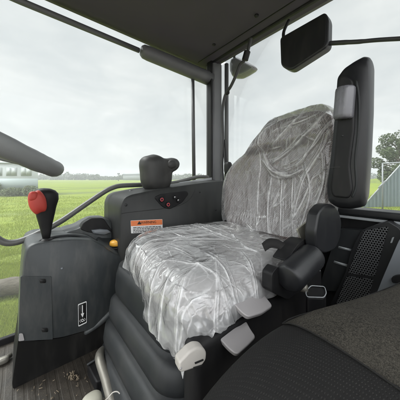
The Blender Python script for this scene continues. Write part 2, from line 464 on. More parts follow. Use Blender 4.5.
# ================================================================== CAMERA, LIGHT, SKY
sc = bpy.context.scene
cd = bpy.data.cameras.new('camera'); cam = bpy.data.objects.new('camera', cd); C.objects.link(cam)
cd.sensor_width = 36; cd.sensor_fit = 'HORIZONTAL'; cd.lens = 36*F/400
cam.location = (0,0,CZ)
cd.shift_y = -(200-HZ)/400       # level camera, picture centre a little under the horizon
cam.rotation_euler = (math.pi/2, 0, YAW-math.pi/2)
cd.clip_start = .02; cd.clip_end = 3000
sc.camera = cam

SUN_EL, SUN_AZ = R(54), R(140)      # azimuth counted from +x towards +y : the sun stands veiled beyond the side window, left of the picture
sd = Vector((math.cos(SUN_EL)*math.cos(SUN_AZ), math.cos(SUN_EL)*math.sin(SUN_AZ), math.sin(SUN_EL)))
ld = bpy.data.lights.new('sun', 'SUN'); ld.energy = 1.5; ld.angle = R(25); ld.color = (1,.97,.93)
sun = bpy.data.objects.new('sun', ld); C.objects.link(sun)
sun.rotation_euler = (-sd).to_track_quat('-Z', 'Y').to_euler(); sun.location = (0,0,30)

w = bpy.data.worlds.new('World'); sc.world = w; w.use_nodes = True
nt = w.node_tree; nt.nodes.clear(); n = N(nt)
out = nt.nodes.new('ShaderNodeOutputWorld'); bg = nt.nodes.new('ShaderNodeBackground'); n.link(bg.outputs[0], out.inputs[0])
sky = nt.nodes.new('ShaderNodeTexSky'); sky.sky_type = 'NISHITA'; sky.sun_disc = False
sky.sun_elevation = SUN_EL; sky.sun_rotation = math.pi/2-SUN_AZ
sky.air_density = 1; sky.dust_density = 3
tc = n.new('ShaderNodeTexCoord'); sp = n.new('ShaderNodeSeparateXYZ'); n.link(tc.outputs['Generated'], sp.inputs[0])
mp = n.new('ShaderNodeMapping'); mp.inputs['Scale'].default_value = (1,1,2.4); n.link(tc.outputs['Generated'], mp.inputs['Vector'])
cl = n.noise(mp.outputs['Vector'], 2.1, 6, .55, .5)
cl2 = n.noise(mp.outputs['Vector'], 6.5, 5, .55, .4)
cv = n.math('ADD', n.math('MULTIPLY', cl, .75), n.math('MULTIPLY', cl2, .25))
shade = n.ramp(cv, [(.34, (.80,.835,.865)), (.47, (.91,.935,.955)), (.56, (1.0,1.015,1.025)), (.66, (1.12,1.13,1.13))])
elev = n.ramp(sp.outputs[2], [(0, .60), (.10, .60), (.60, .58), (1.0, .6)])
grad = n.math('MULTIPLY', elev, 10.0)
zen = n.math('MULTIPLY', n.ramp(sp.outputs[2], [(.62, 0), (1.0, 1)]), 12.0)     # an overcast sky is brightest overhead
# and round the place where the sun hides behind the cloud
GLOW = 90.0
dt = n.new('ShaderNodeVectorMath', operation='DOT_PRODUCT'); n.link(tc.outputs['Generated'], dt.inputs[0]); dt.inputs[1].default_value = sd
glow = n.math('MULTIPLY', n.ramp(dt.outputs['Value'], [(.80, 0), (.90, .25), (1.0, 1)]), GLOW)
# added fill: brighter unseen sky behind the camera, to light the cab interior
d2_ = n.new('ShaderNodeVectorMath', operation='DOT_PRODUCT'); n.link(tc.outputs['Generated'], d2_.inputs[0]); d2_.inputs[1].default_value = (-.45,-.62,.64)
thin = n.math('MULTIPLY', n.ramp(d2_.outputs['Value'], [(.15, 0), (.55, .4), (1.0, 1)]), 17.0)
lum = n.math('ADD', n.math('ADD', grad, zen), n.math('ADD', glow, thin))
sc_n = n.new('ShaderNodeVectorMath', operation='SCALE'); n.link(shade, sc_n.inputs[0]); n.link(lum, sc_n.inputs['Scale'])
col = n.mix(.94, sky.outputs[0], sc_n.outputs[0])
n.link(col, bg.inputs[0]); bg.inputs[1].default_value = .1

vs = sc.view_settings; vs.view_transform = 'Standard'; vs.look = 'None'; vs.exposure = 0.7; vs.gamma = 1; vs.use_curve_mapping = False
sc.cycles.transparent_max_bounces = 24; sc.cycles.max_bounces = 10; sc.cycles.diffuse_bounces = 5
sc.cycles.caustics_reflective = False; sc.cycles.caustics_refractive = False

# ================================================================== SETTING OUTDOORS
def fill_ground():
    o = MB(); ZG = -CZ
    S = 1500
    o.add([(-S,-S,ZG),(S,-S,ZG),(S,S,ZG),(-S,S,ZG)], [(0,1,2,3)])
    tag(o.build('grass_field', M['ground'], smooth=False), 'flat mown yellow green meadow stretching to the far trees', 'grass field', kind='structure')
fill_ground()
def gravel_mat():
    m, nt, out = new_mat('pale gravel'); n = N(nt); v = n.coord()
    a = n.noise(v, 18, 6, .75); b = n.noise(v, .6, 4)
    c = n.mix(n.ramp(a, [(.3, 0), (.7, 1)]), (.20,.185,.17), (.42,.395,.37)); c = n.mix(n.math('MULTIPLY', b, .35), c, (.22,.20,.175))
    n.link(n.bsdf(c, .95, n.bump(a, .8, .03), 0, .1), out.inputs[0]); return m
# added gravel sheet, unseen on the door side, to offset green bounce from the grass
tag(MB().add([(-40,-40,-CZ+.006),(60,-40,-CZ+.006),(60,1.6,-CZ+.006),(-40,1.6,-CZ+.006)], [(0,1,2,3)]).build('bounce_gravel', gravel_mat(), smooth=False), 'added pale gravel out of view under the tractor, bouncing neutral light into the cab', 'yard', kind='structure')

def leaf_cloud(mb, c, r, n, s, seed=0, squash=1.0, bias=.5):
    rnd = random.Random(seed); c = Vector(c)
    for _ in range(n):
        while True:
            p = Vector((rnd.uniform(-1,1), rnd.uniform(-1,1), rnd.uniform(-1,1)))
            if p.length < 1: break
        k = p.length
        if k > 0: p = p/k*(k**bias)
        q = c+Vector((p.x*r[0], p.y*r[1], p.z*r[2]))
        a = Vector((rnd.gauss(0,1), rnd.gauss(0,1), rnd.gauss(0,1))).normalized()
        b = a.cross(Vector((rnd.gauss(0,1), rnd.gauss(0,1), rnd.gauss(0,1)))).normalized()
        z = s*rnd.uniform(.6, 1.4)
        mb.add([q-a*z, q+b*z*.55, q+a*z, q-b*z*.55], [(0,1,2,3)])

# --- grass blades near the tractor
def blades():
    rnd = random.Random(3); V = []; Fc = []
    def blade(x, y, h, w):
        a = rnd.uniform(0, 6.283); lean = rnd.uniform(.15, .8)*h; t = rnd.uniform(0, 6.283)
        ca, sa = math.cos(a)*w, math.sin(a)*w; lx, ly = math.cos(t)*lean, math.sin(t)*lean
        n0 = len(V); z = -CZ
        V.extend([Vector((x-ca,y-sa,z)), Vector((x+ca,y+sa,z)), Vector((x+lx*.4+ca*.7,y+ly*.4+sa*.7,z+h*.6)), Vector((x+lx*.4-ca*.7,y+ly*.4-sa*.7,z+h*.6)), Vector((x+lx,y+ly,z+h))])
        Fc.extend([(n0,n0+1,n0+2,n0+3),(n0+3,n0+2,n0+4)])
    def patch(n, px0, px1, d0, d1, h0, h1, w):
        for _ in range(n):
            d = math.exp(rnd.uniform(math.log(d0), math.log(d1)))
            p = on(rnd.uniform(px0, px1), HZ+CZ*F/d, z=-CZ)
            cl = mn.noise(Vector((p.x*.9, p.y*.9, 0)))
            if cl < -.25 and rnd.random() < .6: continue
            blade(p.x, p.y, rnd.uniform(h0, h1)*(1+.7*cl), w*(1+d*.06))
    patch(36000, -40, 30, 2.0, 6.0, .03, .08, .0028)
    patch(42000, -30, 150, 5.0, 24.0, .04, .11, .0045)
    patch(9000, 355, 420, 8, 26, .04, .10, .006)
    mb = MB(); mb.v = V; mb.f = Fc
    tag(mb.build('grass_blades', M['blade'], smooth=False), 'short meadow grass seen through the side window', 'grass', kind='stuff')
blades()

# --- weathered timber lying in the grass beyond the floor edge
a = on(-40, 293, z=-CZ+.17); b = on(40, 283, z=-CZ+.17)
mid = [a.lerp(b, t) for t in (0,.2,.4,.6,.8,1)]
for i, p in enumerate(mid): p.z += (-.012, .008, -.004, .012, 0, .006)[i]
lg = MB().tube(smooth_path(mid, 4), [.155-.0012*i for i in range(21)], 18)
for v in lg.v: v += Vector((mn.noise(v*5), mn.noise(v*5+Vector((9,0,0))), mn.noise(v*5+Vector((0,9,0)))))*.018
tag(lg.build('log', M['log']), 'weathered grey log lying in the grass left of the console', 'log')

# --- pale house on the left
def house():
    d = 25.; rgt = Vector((fy,-fx,0)); fw = Vector((fx,fy,0))
    e0 = on(38, 195, d=d); e0.z = -CZ
    t = thing('white_house', 'pale washed out house with window rows behind the lever knob', 'house', e0)
    L, H, D = 11., 3.75, 7.
    fw = (Vector((e0.x,e0.y,0)).normalized()-rgt*.06).normalized()
    def P(s, q, z): return e0-rgt*s+fw*q+Vector((0,0,z))
    wl = MB().prism([P(0,0,0),P(L,0,0),P(L,0,H),P(0,0,H)], fw*D); wl.build('wall', M['siding'], t)
    # lower panel, a band of paler blue cladding
    lp = MB().prism([P(.02,-.05,.75),P(L,-.05,.75),P(L,-.05,2.0),P(.02,-.05,2.0)], fw*.045); lp.build('cladding', M['siding2'], t)
    ev = .35
    rf = MB().prism([P(-.12,-.2,H),P(-.12,D+ev,H),P(-.12,D+ev,H+.28),P(-.12,-.2,H+.16)], -rgt*(L+2*ev)); rf.build('roof', M['hroof'], t)
    for i in range(6):
        s = .75+i*1.72
        fr = MB().prism([P(s,-.07,2.35),P(s+1.25,-.07,2.35),P(s+1.25,-.07,3.3),P(s,-.07,3.3)], fw*.065).build('window', M['siding'], t)
        g = MB()
        for a0, a1 in ((.08,.58),(.67,1.17)):
            g.prism([P(s+a0,-.085,2.43),P(s+a1,-.085,2.43),P(s+a1,-.085,3.22),P(s+a0,-.085,3.22)], fw*.013)
        ORIG[fr.name] = ORIG[t.name]
        g.build('pane', M['pane'], fr)
    gl = ['round dull green shrub at the right corner of the pale house', 'wide low shrub under the middle of the pale house', 'tall pale shrub under the left windows of the pale house']
    for i, (s, r, h) in enumerate(((.9,.75,.62),(2.9,1.1,.5),(5.2,.8,.9))):
        c = P(s, -1.0, h); mb = MB()
        leaf_cloud(mb, c, (r,.6,h), 520, .12, 40+i, bias=.6)
        tag(mb.build('shrub', M['shrub'], smooth=False), gl[i], 'shrub', 'shrubs along the pale house')
house()

# --- far wood on the horizon
def wood():
    rnd = random.Random(5); mb = MB()
    px = -40
    while px < 400:
        d = rnd.uniform(210, 300)
        hh = 5.0+3.0*mn.noise(Vector((px*.05,3,0)))+rnd.uniform(-1.2,1.6)
        if 88 < px < 118: hh *= .75
        c = on(px, HZ, d=d); c.z = -CZ+hh*.5
        leaf_cloud(mb, c, (rnd.uniform(2.5,5), rnd.uniform(2.5,5), hh*.52+.8), 90, .85, rnd.randint(0,10**6), bias=.45)
        px += rnd.uniform(.7, 1.7)
    tag(mb.build('far_wood', M['farleaf'], smooth=False), 'low line of far trees along the horizon', 'wood', kind='stuff')
wood()
def farshed():
    d = 200.; rgt = Vector((fy,-fx,0)); fw = Vector((fx,fy,0)); e = on(123, HZ, d=d); e.z = -CZ
    t = thing('far_shed', 'long pale shed far off behind the black joystick', 'shed', e)
    L = 20.; H = 5.2
    MB().prism([e,e+rgt*L,e+rgt*L+Vector((0,0,H)),e+Vector((0,0,H))], fw*10).build('wall', M['farwall'], t)
    MB().prism([e-rgt*.5-fw*.5+Vector((0,0,H)),e-rgt*.5+fw*10.5+Vector((0,0,H)),e-rgt*.5+fw*5+Vector((0,0,H+2.0))], rgt*(L+1)).build('roof', M['farwall'], t)
farshed()
p = on(118.5, HZ, d=150); p.z = -CZ
t = thing('utility_pole', 'tiny pale pole far off left of the joystick', 'pole', p)
MB().tube([p, p+Vector((0,0,5.6))], [.28,.2], 8).build('mast', M['galv'], t)
MB().box(p+Vector((0,0,5.1)), (1.6,.5,.9)).build('box', M['galv'], t)

# --- sheet metal shed, pipe frame and tree at the right
def shed():
    d = 15.; rgt = Vector((fy,-fx,0)); fw = Vector((fx,fy,0))
    e = on(364, 207, d=d); e.z = -CZ
    t = thing('metal_shed', 'grey green ribbed metal shed with sloping white edge', 'shed', e)
    W = 4.3; H = 3.55; n = 64
    def top(s): return .18+(H-.18)*min(1, s/3.6)
    mb = MB(); vs = []; nn = 180
    for i in range(nn+1):
        s = W*i/nn; q = .035*max(-1, min(1, 2.2*math.sin(2*math.pi*s/.30)))
        for k in (0,1):
            b = e+rgt*s+fw*(q+s*.18)
            vs += [b, b+Vector((0,0,top(s)))] if k == 0 else []
    fs = [(2*i,2*i+2,2*i+3,2*i+1) for i in range(nn)]
    mb.add(vs, fs); mb.v = [v for v in mb.v]
    o = mb.build('wall', M['corr'], t, smooth=False)
    so = o.modifiers.new('thick', 'SOLIDIFY'); so.thickness = .03
    ed = [e+rgt*s+fw*(s*.18-.05)+Vector((0,0,top(s)+.03)) for s in (-.05, 3.6, W)]
    MB().tube(ed, .04, 8).build('edge_trim', M['trim'], t)
    back = MB().prism([ed[0]+fw*.12-Vector((0,0,.1)), ed[1]+fw*.12-Vector((0,0,.1)), ed[2]+fw*.12-Vector((0,0,.1)), Vector((ed[2].x,ed[2].y,-CZ))+fw*.12, Vector((ed[0].x,ed[0].y,-CZ))+fw*.12], fw*5+rgt*7)
    back.build('body', M['hroof'], t, smooth=False)
    # galvanised pipe frame behind
    d2 = 14.2
    a = on(382.5, 200, d=d2); a.z = -CZ; b = on(382.5, 163.5, d=d2); c = on(425, 161.5, d=d2); c2 = Vector((c.x,c.y,-CZ))
    t2 = thing('pipe_frame', 'galvanised pipe frame standing before the tree by the shed', 'frame', a)
    MB().tube([b+Vector((0,0,.001)), c], .055, 10).build('top_rail', M['galv'], t2)
    MB().tube([a, b], .042, 10).build('post', M['galv'], t2)
    MB().tube([c2, c], .055, 10).build('post', M['galv'], t2)
    m1 = on(379, 186, d=d2); m2 = on(384, 183, d=d2)
    MB().tube([on(378.5,188,d=d2), on(385,181,d=d2)], .05, 8).build('elbow', M['galv'], t2)
    # far bank
    bk = MB(); cen = on(372, 190, d=40)
    bk.grid(30, 16, lambda u, v: Vector((0,0,0))+on(340+u*75, 178, d=28+v*30)+Vector((0,0,-CZ-on(340+u*75,178,d=28+v*30).z-.05+1.95*math.sin(math.pi*v)**.8*sstep(0,.2,u)*(1+.15*mn.noise(Vector((u*9,v*4,0)))))))
    tag(bk.build('grass_bank', M['ground']), 'low green bank behind the metal shed', 'bank', kind='structure')
    # tree
    b0 = on(399, 190, d=21); b0.z = -CZ
    t3 = thing('leafy_tree', 'loose grey green tree above the metal shed at the right edge', 'tree', b0)
    tr = MB(); tr.tube([b0, b0+Vector((.1,0,1.6)), b0+Vector((0,.1,3.6)), b0+Vector((.05,0,5.6))], [.2,.16,.11,.04], 10)
    rnd = random.Random(21); cr = MB()
    for i in range(16):
        h = 1.9+4.3*i/15; a = i*2.4; rr = 1.75*(1-.55*abs(h-3.6)/2.9)
        s = b0+Vector((0,0,h*.8)); e2 = b0+Vector((math.cos(a)*rr, math.sin(a)*rr, h))
        tr.tube([s, s.lerp(e2,.5)+Vector((0,0,.12)), e2], [.07,.045,.015], 6)
        leaf_cloud(cr, e2, (.68,.68,.57), 420, .10, 100+i, bias=.75)
        leaf_cloud(cr, s.lerp(e2,.55)+Vector((0,0,.15)), (.55,.55,.45), 140, .085, 200+i, bias=.75)
    leaf_cloud(cr, b0+Vector((0,0,6.2)), (.45,.45,.6), 180, .08, 300, bias=.8)
    tr.build('trunk', M['bark'], t3); cr.build('crown', M['leaf'], t3, smooth=False)
shed()

# ------------------------------------------------------------------ damp air over the meadow
def haze():
    m = bpy.data.materials.new('damp air'); m.use_nodes = True; q = m.node_tree; q.nodes.clear()
    o_ = q.nodes.new('ShaderNodeOutputMaterial'); v_ = q.nodes.new('ShaderNodeVolumePrincipled')
    v_.inputs['Color'].default_value = (.93,.95,.96,1); v_.inputs['Density'].default_value = HAZE; v_.inputs['Anisotropy'].default_value = .2
    q.links.new(v_.outputs[0], o_.inputs['Volume'])
    o = MB().box((0,0,(14-CZ-3)/2), (760,760,14+CZ+1)).build('haze', m, smooth=False)
    tag(o, 'thin pale haze fading the far wood', 'haze', kind='stuff')
HAZE = .0013
haze()

# ================================================================== TRACTOR CAB SHELL
YW, XR, ZR, ZF = 1.23, 1.17, .89, -.70
cab = thing('tractor_cab', 'tractor cab with dark headliner, grey corner pillar and glass around the seat', 'tractor cab', (.3,.5,ZF))
MB().box((.14,.42,ZF-.02), (2.1,1.62,.04)).build('floor_panel', M['floor'], cab, .006)
# floor lip at the right-hand side
MB().box((.14,1.225,ZF+.012), (2.1,.02,.03)).build('floor_edge', M['black'], cab, .004)
# headliner: shallow dished panel with rounded rear edge
hl = MB()
def hfn(u, v):
    x = lerp(-1.0, XR+.01, u); y = lerp(-.42, YW+.09, v)
    dz = .05*math.sin(math.pi*u)**.5*math.sin(math.pi*v)**.5
    return Vector((x, y, ZR+dz))
hl.grid(40, 40, hfn)
o = hl.build('headliner', M['headliner'], cab); so = o.modifiers.new('thick', 'SOLIDIFY'); so.thickness = .03; so.offset = 1
MB().box((.09,.41,ZR+.16), (2.42,1.78,.1)).build('roof', M['black'], cab, .04, 4)
# rear header beam and its lip
MB().box((XR+.018,.40,ZR+.030), (.055,1.72,.05)).build('rear_header', M['header'], cab, .012)
MB().box((XR-.028,.40,ZR+.016), (.028,1.66,.03)).build('header_seal', M['black'], cab, .008)
for k_ in range(5):
    MB().lathe((XR-.16, 1.05-.34*k_, ZR+.012), (0,0,-1), [(-.006,.012),(0,.011),(.004,.007)], 14).build('trim_clip', M['black'], cab)
MB().tube([(XR-.11,YW+.05,ZR+.006),(XR-.11,-.40,ZR+.006)], .0035, 6).build('headliner_seam', M['black'], cab)
# corner pillar: grey box section with a seal strip and a thin rear tube
pl = [(XR-.035,YW-.035),(XR+.055,YW-.055),(XR+.06,YW+.05),(XR-.03,YW+.06)]
pl = MB().prism([Vector((x,y,-.06)) for x,y in pl], (0,0,ZR+.08))
pl.build('corner_pillar', M['pillar'], cab, .022, 4)
MB().box((XR-.045,YW-.012,.42), (.018,.05,.98)).build('pillar_seal', M['black'], cab, .006)
MB().tube([(XR+.065,YW-.085,-.06),(XR+.065,YW-.085,ZR)], .016, 10).build('pillar_tube', M['frame'], cab)
# side window frame: slim top rail and the fat hinge cover next to the pillar
YR = YW+.03
MB().tube([on(-40,-25.5,y=YR), on(20,1,y=YR), on(139,50.5,y=YR)], .0155, 10).build('window_rail', M['frame'], cab)
p0, p1 = on(141,50.5,y=YR-.02), on(210,79,y=YR-.02)
ax = (p1-p0).normalized(); L = (p1-p0).length
hc = MB().lathe(p0, ax, [(0,.012),(.004,.030),(.018,.040),(.05,.0435),(L*.8,.050),(L,.052)], 20)
hc.build('hinge_cover', M['frame'], cab)
MB().tube([on(192.6,72,y=YR), on(194,181,y=YR)], .0135, 10).build('window_bar', M['frame'], cab)
# window glass
gz0, gz1 = -.78, .96
MB().box((.0,YW+.075,(gz0+gz1)/2), (2.5,.005,gz1-gz0)).build('side_window_pane', M['glass'], cab, smooth=False)
MB().box((XR+.078,.27,.40), (.005,2.05,1.12)).build('rear_window_pane', M['glass'], cab, smooth=False)
# rear wall below the window, with sill
MB().box((XR+.02,.40,-.425), (.06,1.62,.55)).build('rear_wall', M['black'], cab, .01)
MB().box((XR-.005,.40,-.150), (.10,1.62,.03)).build('rear_sill', M['arm'], cab, .008)
MB().box((XR-.03,.40,-.176), (.03,1.62,.012)).build('sill_seal', M['stripe'], cab, .003)
# black stay at the pillar foot
MB().soft(on(228,168,x=XR-.02), (.022,.028,.045), 3.5, 8).build('latch', M['black'], cab)
MB().tube([on(224,140,x=XR-.02), on(226,165,x=XR-.02), on(229,184,x=XR-.02)], .012, 8).build('window_stay', M['black'], cab)

# cable hanging down the pillar
cp = [on(251,38,x=XR-.06), on(247.5,52,x=XR-.06), on(244.5,60,x=XR-.06), on(240,65,x=XR-.06), on(236.5,74,x=XR-.06), on(231,86,x=XR-.05), on(225,96,x=XR-.04), on(222.5,112,x=XR-.04), on(223,140,x=XR-.03), on(222,168,x=XR-.03), on(224,186,x=XR-.03)]
t = thing('wiring_cable', 'black ribbed cable running from the roof edge down the corner pillar', 'cable', cp[-1])
MB().tube(smooth_path(cp, 6), .0105, 10).build('sheath', M['cable'], t)
MB().tube([on(247.5,51,x=XR-.065), on(244.8,60.5,x=XR-.065)], .021, 12).build('grommet', M['black'], t, .004)
MB().soft(on(227.5,92.5,x=XR-.04), (.010,.016,.016), 3, 6).build('clip', M['black'], t)

# work lamp outside the rear corner
t = thing('work_lamp', 'grey cone shaped work lamp outside the rear roof corner', 'lamp', on(243,68,x=XR+.2))
XLM = XR+.17
puff([(234,60),(238.5,57.8),(246,61.2),(254.5,66),(256,67.6),(254,70),(247,74.5),(240,78.2),(235,78.6),(232.5,73),(232.4,65)], 1.6, x=XLM, depth=.13, inset=.45, n=13, power=2.1).build('housing', M['lens'], t, fixn=True)
puff([(238,63),(246,63.6),(253,67.4),(246,72),(239,75)], 1.5, x=XLM-.055, depth=.02, inset=.3).build('lens', M['galv'], t, fixn=True)
MB().tube([on(235,61,x=XLM), on(234,56,x=XLM-.06), on(237,51,x=XR+.05)], .010, 8).build('bracket', M['black'], t)

# big black mirror hanging under the rear header
t = thing('rear_mirror', 'black rectangular mirror housing hanging below the rear roof edge', 'mirror', on(303,41,x=XR-.10))
hp = pix([(279.5,37.5),(325,11.5),(328.5,18),(328,46),(290,71),(280.5,66)], [3.5,3.5,3.5,5,5,4], x=XR-.10)
MB().prism(hp, (.055,.0,0)).build('housing', M['arm'], t, .010, 4)
ctr = sum((q for q in hp), Vector())/len(hp)
fp = [ctr+(q-ctr)*.90+Vector((-.0022,0,0)) for q in hp]
MB().prism(fp, (.006,0,0)).build('face', M['black'], t, .002, 2)
MB().tube(smooth_path([on(283.5,37.5,x=XR-.06), on(284,31,x=XR-.05), on(289,20,x=XR-.04)],4), .0085, 8).build('bracket', M['black'], t)
MB().tube(smooth_path([on(326,43.5,x=XR-.07), on(345,42.4,x=XR-.07), on(360,41.6,x=XR-.07), on(380,39.8,x=XR-.07), on(425,37.4,x=XR-.07)],4), [.0105]*5+[.0095]*4+[.0085]*8, 8).build('rod', M['cable'], t)

# ================================================================== STEERING WHEEL
sw_c = on(-52, 115, d=.425)
tip = on(39, 160.5, d=.42)
d1 = (tip-sw_c).normalized(); d2 = (-sw_c); d2 = (d2-d1*d2.dot(d1)).normalized()
nrm = d1.cross(d2)
if nrm.z < 0: nrm = -nrm
nrm = (nrm+Vector((0,-.03,.0))).normalized()
d1 = (d1-nrm*d1.dot(nrm)).normalized(); d2 = nrm.cross(d1)
RW = (tip-sw_c).length
sw = thing('steering_wheel', 'grey steering wheel rim seen edge on at the left', 'steering wheel', sw_c)
rim = MB(); nn = 72; mm = 16
vs = []; fs = []
for i in range(nn):
    a = 2*math.pi*i/nn; e = d1*math.cos(a)+d2*math.sin(a)
    for j in range(mm):
        b = 2*math.pi*j/mm
        gr = 1+.03*math.cos(a*18)
        vs.append(sw_c+e*(RW+.0175*math.cos(b)*gr)+nrm*(.0185*math.sin(b)*gr))
for i in range(nn):
    for j in range(mm):
        fs.append((i*mm+j, i*mm+(j+1) % mm, ((i+1) % nn)*mm+(j+1) % mm, ((i+1) % nn)*mm+j))
rim.add(vs, fs); rim.build('rim', M['wheel'], sw, fixn=True)
hubc = sw_c-nrm*.035
MB().lathe(hubc, nrm, [(-.05,.03),(-.02,.055),(.0,.06),(.012,.055),(.018,.03)], 24).build('hub', M['wheel'], sw)
for k in (0.6, 2.7, 4.75):
    e = d1*math.cos(k)+d2*math.sin(k)
    MB().tube([hubc+e*.04, hubc+e*.11+nrm*.01, sw_c+e*RW], [.014,.012,.010], 10).build('spoke', M['wheel'], sw)
MB().tube([hubc-nrm*.03, hubc-nrm*.55], [.03,.04], 16).build('column', M['black'], sw)

# ================================================================== FRONT SIDE CONSOLE
YC = .93
con = thing('side_console', 'slate grey moulded side console with decal, hatch and black skirt', 'console', (.15,1.03,ZF))
# outline in the plane of its inner face
sh = [(17.5,342),(19.5,300),(22.5,262),(25.5,248),(34,243.2),(50,240.5),(72,238.6),(92,239.2),(101,244),(112,252),(124,258),(138,262),(150,285),(135,297),(118,312),(103,324),(90,331),(62,339),(40,342)]
face = pix(sh, 4, y=YC)
mbs = MB()
n0 = len(face)
# loft: rounded inner edge, flat depth, to the window side
cen = sum(face, Vector())/n0
rings = []
for (dy, k) in ((.0,.962),(.004,.982),(.014,.997),(.03,1.0),(.12,1.0),(.25,1.0)):
    rings.append([cen+(q-cen)*k+Vector((0,dy,0)) for q in face])
vs = [v for r_ in rings for v in r_]; fs = [tuple(range(n0))]
for i in range(len(rings)-1):
    for j in range(n0):
        j2 = (j+1) % n0; fs.append((i*n0+j, (i+1)*n0+j, (i+1)*n0+j2, i*n0+j2))
fs.append(tuple((len(rings)-1)*n0+j for j in range(n0-1,-1,-1)))
mbs.add(vs, fs); mbs.build('shell', M['console'], con, fixn=True)
# hump towards the window with the open tray sunk in it
puff([(50,243),(57,231.5),(64,228.5),(74,226.2),(82,221.5),(91,217),(104,216.4),(110,221),(121,214.5),(128,214),(128,250),(60,250)], 4, y=YC+.19, depth=.15, inset=.10).build('hump', M['console'], con, fixn=True)
MB().tube(smooth_path([on(38,241.5,y=YC+.02), on(56,236.6,y=YC+.035), on(75,235.4,y=YC+.04), on(92,238.8,y=YC+.03)],5), [.001]+[.0045]*13+[.001]*2, 8).build('ridge', M['bellow'], con)
bw = pix([(80,229.5),(83,223),(91,218.2),(103.5,218),(107.5,224),(113,231.5),(104,234.5),(88,232.5)], 2.5, y=YC+.112)
MB().prism(bw, (0,.04,0)).build('tray', M['black'], con, .004)
puff([(91,230),(100,228.8),(108,229.5),(111,232),(104,234.6),(93,233.2)], 1, y=YC+.108, depth=.02, inset=.2).build('tray_insert', M['greyp'], con, fixn=True)
# shelf between the hump and the wheel-side console
sf = [on(x_,y_,y=YC+.010) for x_,y_ in ((97,246.5),(105,249.5),(113,253),(121,256.5))]
sb = [on(x_,y_,y=YC+.15) for x_,y_ in ((121,233.5),(112,233.5),(104,233.5),(97,234))]
MB().prism(sf+sb, (0,0,-.07)).build('shelf', M['console'], con, .008, 4)
yc = on(116.2, 243.6, y=YC+.055)
o = MB().lathe(yc-Vector((0,0,.006)), (0,0,1), [(0,.025),(.002,.028),(.010,.028),(.017,.0265),(.021,.022),(.0225,.004)], 24).build('cap', M['yellow'], con)
MB().lathe(yc-Vector((0,0,.02)), (0,0,1), [(0,.026),(.006,.027),(.009,.024)], 24).build('cap_collar', M['black'], con)
# lower shoulder bulging towards the seat
MB().tube(smooth_path([on(84,333.5,y=YC+.014), on(95,326,y=YC+.010), on(106,316.5,y=YC+.008), on(120,304,y=YC+.01), on(140,291,y=YC+.02)],5), [.004]+[lerp(.010,.022,i/19) for i in range(20)], 12).build('shoulder', M['console'], con)
# skirt
sk = pix([(18,340.5),(40,341),(62,338),(88,330.5),(104,322),(118,312),(118,345),(100,359),(70,370),(40,380),(13,389),(12,384)], 1.5, y=YC+.012)
MB().prism(sk, (0,.22,0)).build('skirt', M['skirt'], con, .008)
# access hatch
hp = pix([(20.5,276.5),(51.5,276.5),(53,339.5),(18.2,341.5)], 1.2, y=YC-.0025)
o = MB().prism(hp, (0,.008,0)).build('hatch', M['console'], con, .0025, 3)
ORIG[o.name] = ORIG[con.name]
for (x_, y_) in ((42.5,281.2),(44.5,330.3)):
    MB().prism(pix([(x_-3.4,y_-2),(x_+3.2,y_-2.3),(x_+3.6,y_+1.8),(x_-2.6,y_+2)],1.2,y=YC-.0045),(0,.004,0)).build('slot', M['ink'], o)
MB().prism(pix([(19.3,334),(22.8,333.5),(24.5,340.5),(18.6,341.5)],1.2,y=YC-.006),(0,.01,0)).build('clip', M['lever'], con, .002)
MB().lathe(on(62,268.5,y=YC-.002), (0,1,0), [(-.0008,.002),(0,.004),(.002,.004)], 12).build('screw', M['greyp'], con)
# arrow decal
def q(x_, y_, e): return on(x_, y_, y=YC-e)
dec = [(78,304.3),(86.6,301),(86.8,322.7),(78.4,326.8)]
dc = MB().prism(pix(dec, 1.0, y=YC-.0022), (0,.001,0)).build('decal', M['ink'], con); ORIG[dc.name] = ORIG[con.name]
d3 = pix(dec, 1.0, y=YC-.0028); cc = sum(d3, Vector())/len(d3); k = len(d3); ib = [cc+(v-cc)*.90 for v in d3]
fm = MB().add(d3+ib, [(i, (i+1) % k, (i+1) % k+k, i+k) for i in range(k)]); fm.build('decal_border', M['white'], dc, smooth=False)
ar = MB(); ar.prism([q(82.0,305.4,.003),q(82.8,305.1,.003),q(82.9,314.4,.003),q(82.1,314.7,.003)], (0,.0006,0))
ar.prism([q(80.8,313.9,.003),q(84.2,312.8,.003),q(82.6,317.6,.003)], (0,.0006,0)); ar.build('arrow', M['white'], dc, smooth=False)
sy = MB()
for (x0,y0,x1,y1) in ((79.6,321.2,80.7,319.6),(79.6,321.2,80.8,322.6),(85.4,319.2,84.3,318.2),(85.4,319.2,84.3,321.2)):
    sy.prism([q(x0,y0-.28,.003),q(x1,y1-.28,.003),q(x1,y1+.28,.003),q(x0,y0+.28,.003)], (0,.0006,0))
for k in range(10):
    a0, a1 = 2*math.pi*k/10, 2*math.pi*(k+1)/10
    sy.prism([q(82.5+1.35*math.cos(a0),320.4+1.6*math.sin(a0)-.35*math.cos(a0),.003), q(82.5+1.35*math.cos(a1),320.4+1.6*math.sin(a1)-.35*math.cos(a1),.003), q(82.5+.75*math.cos(a1),320.4+.95*math.sin(a1)-.2*math.cos(a1),.003), q(82.5+.75*math.cos(a0),320.4+.95*math.sin(a0)-.2*math.cos(a0),.003)], (0,.0006,0))
sy.build('symbol', M['white'], dc, smooth=False)

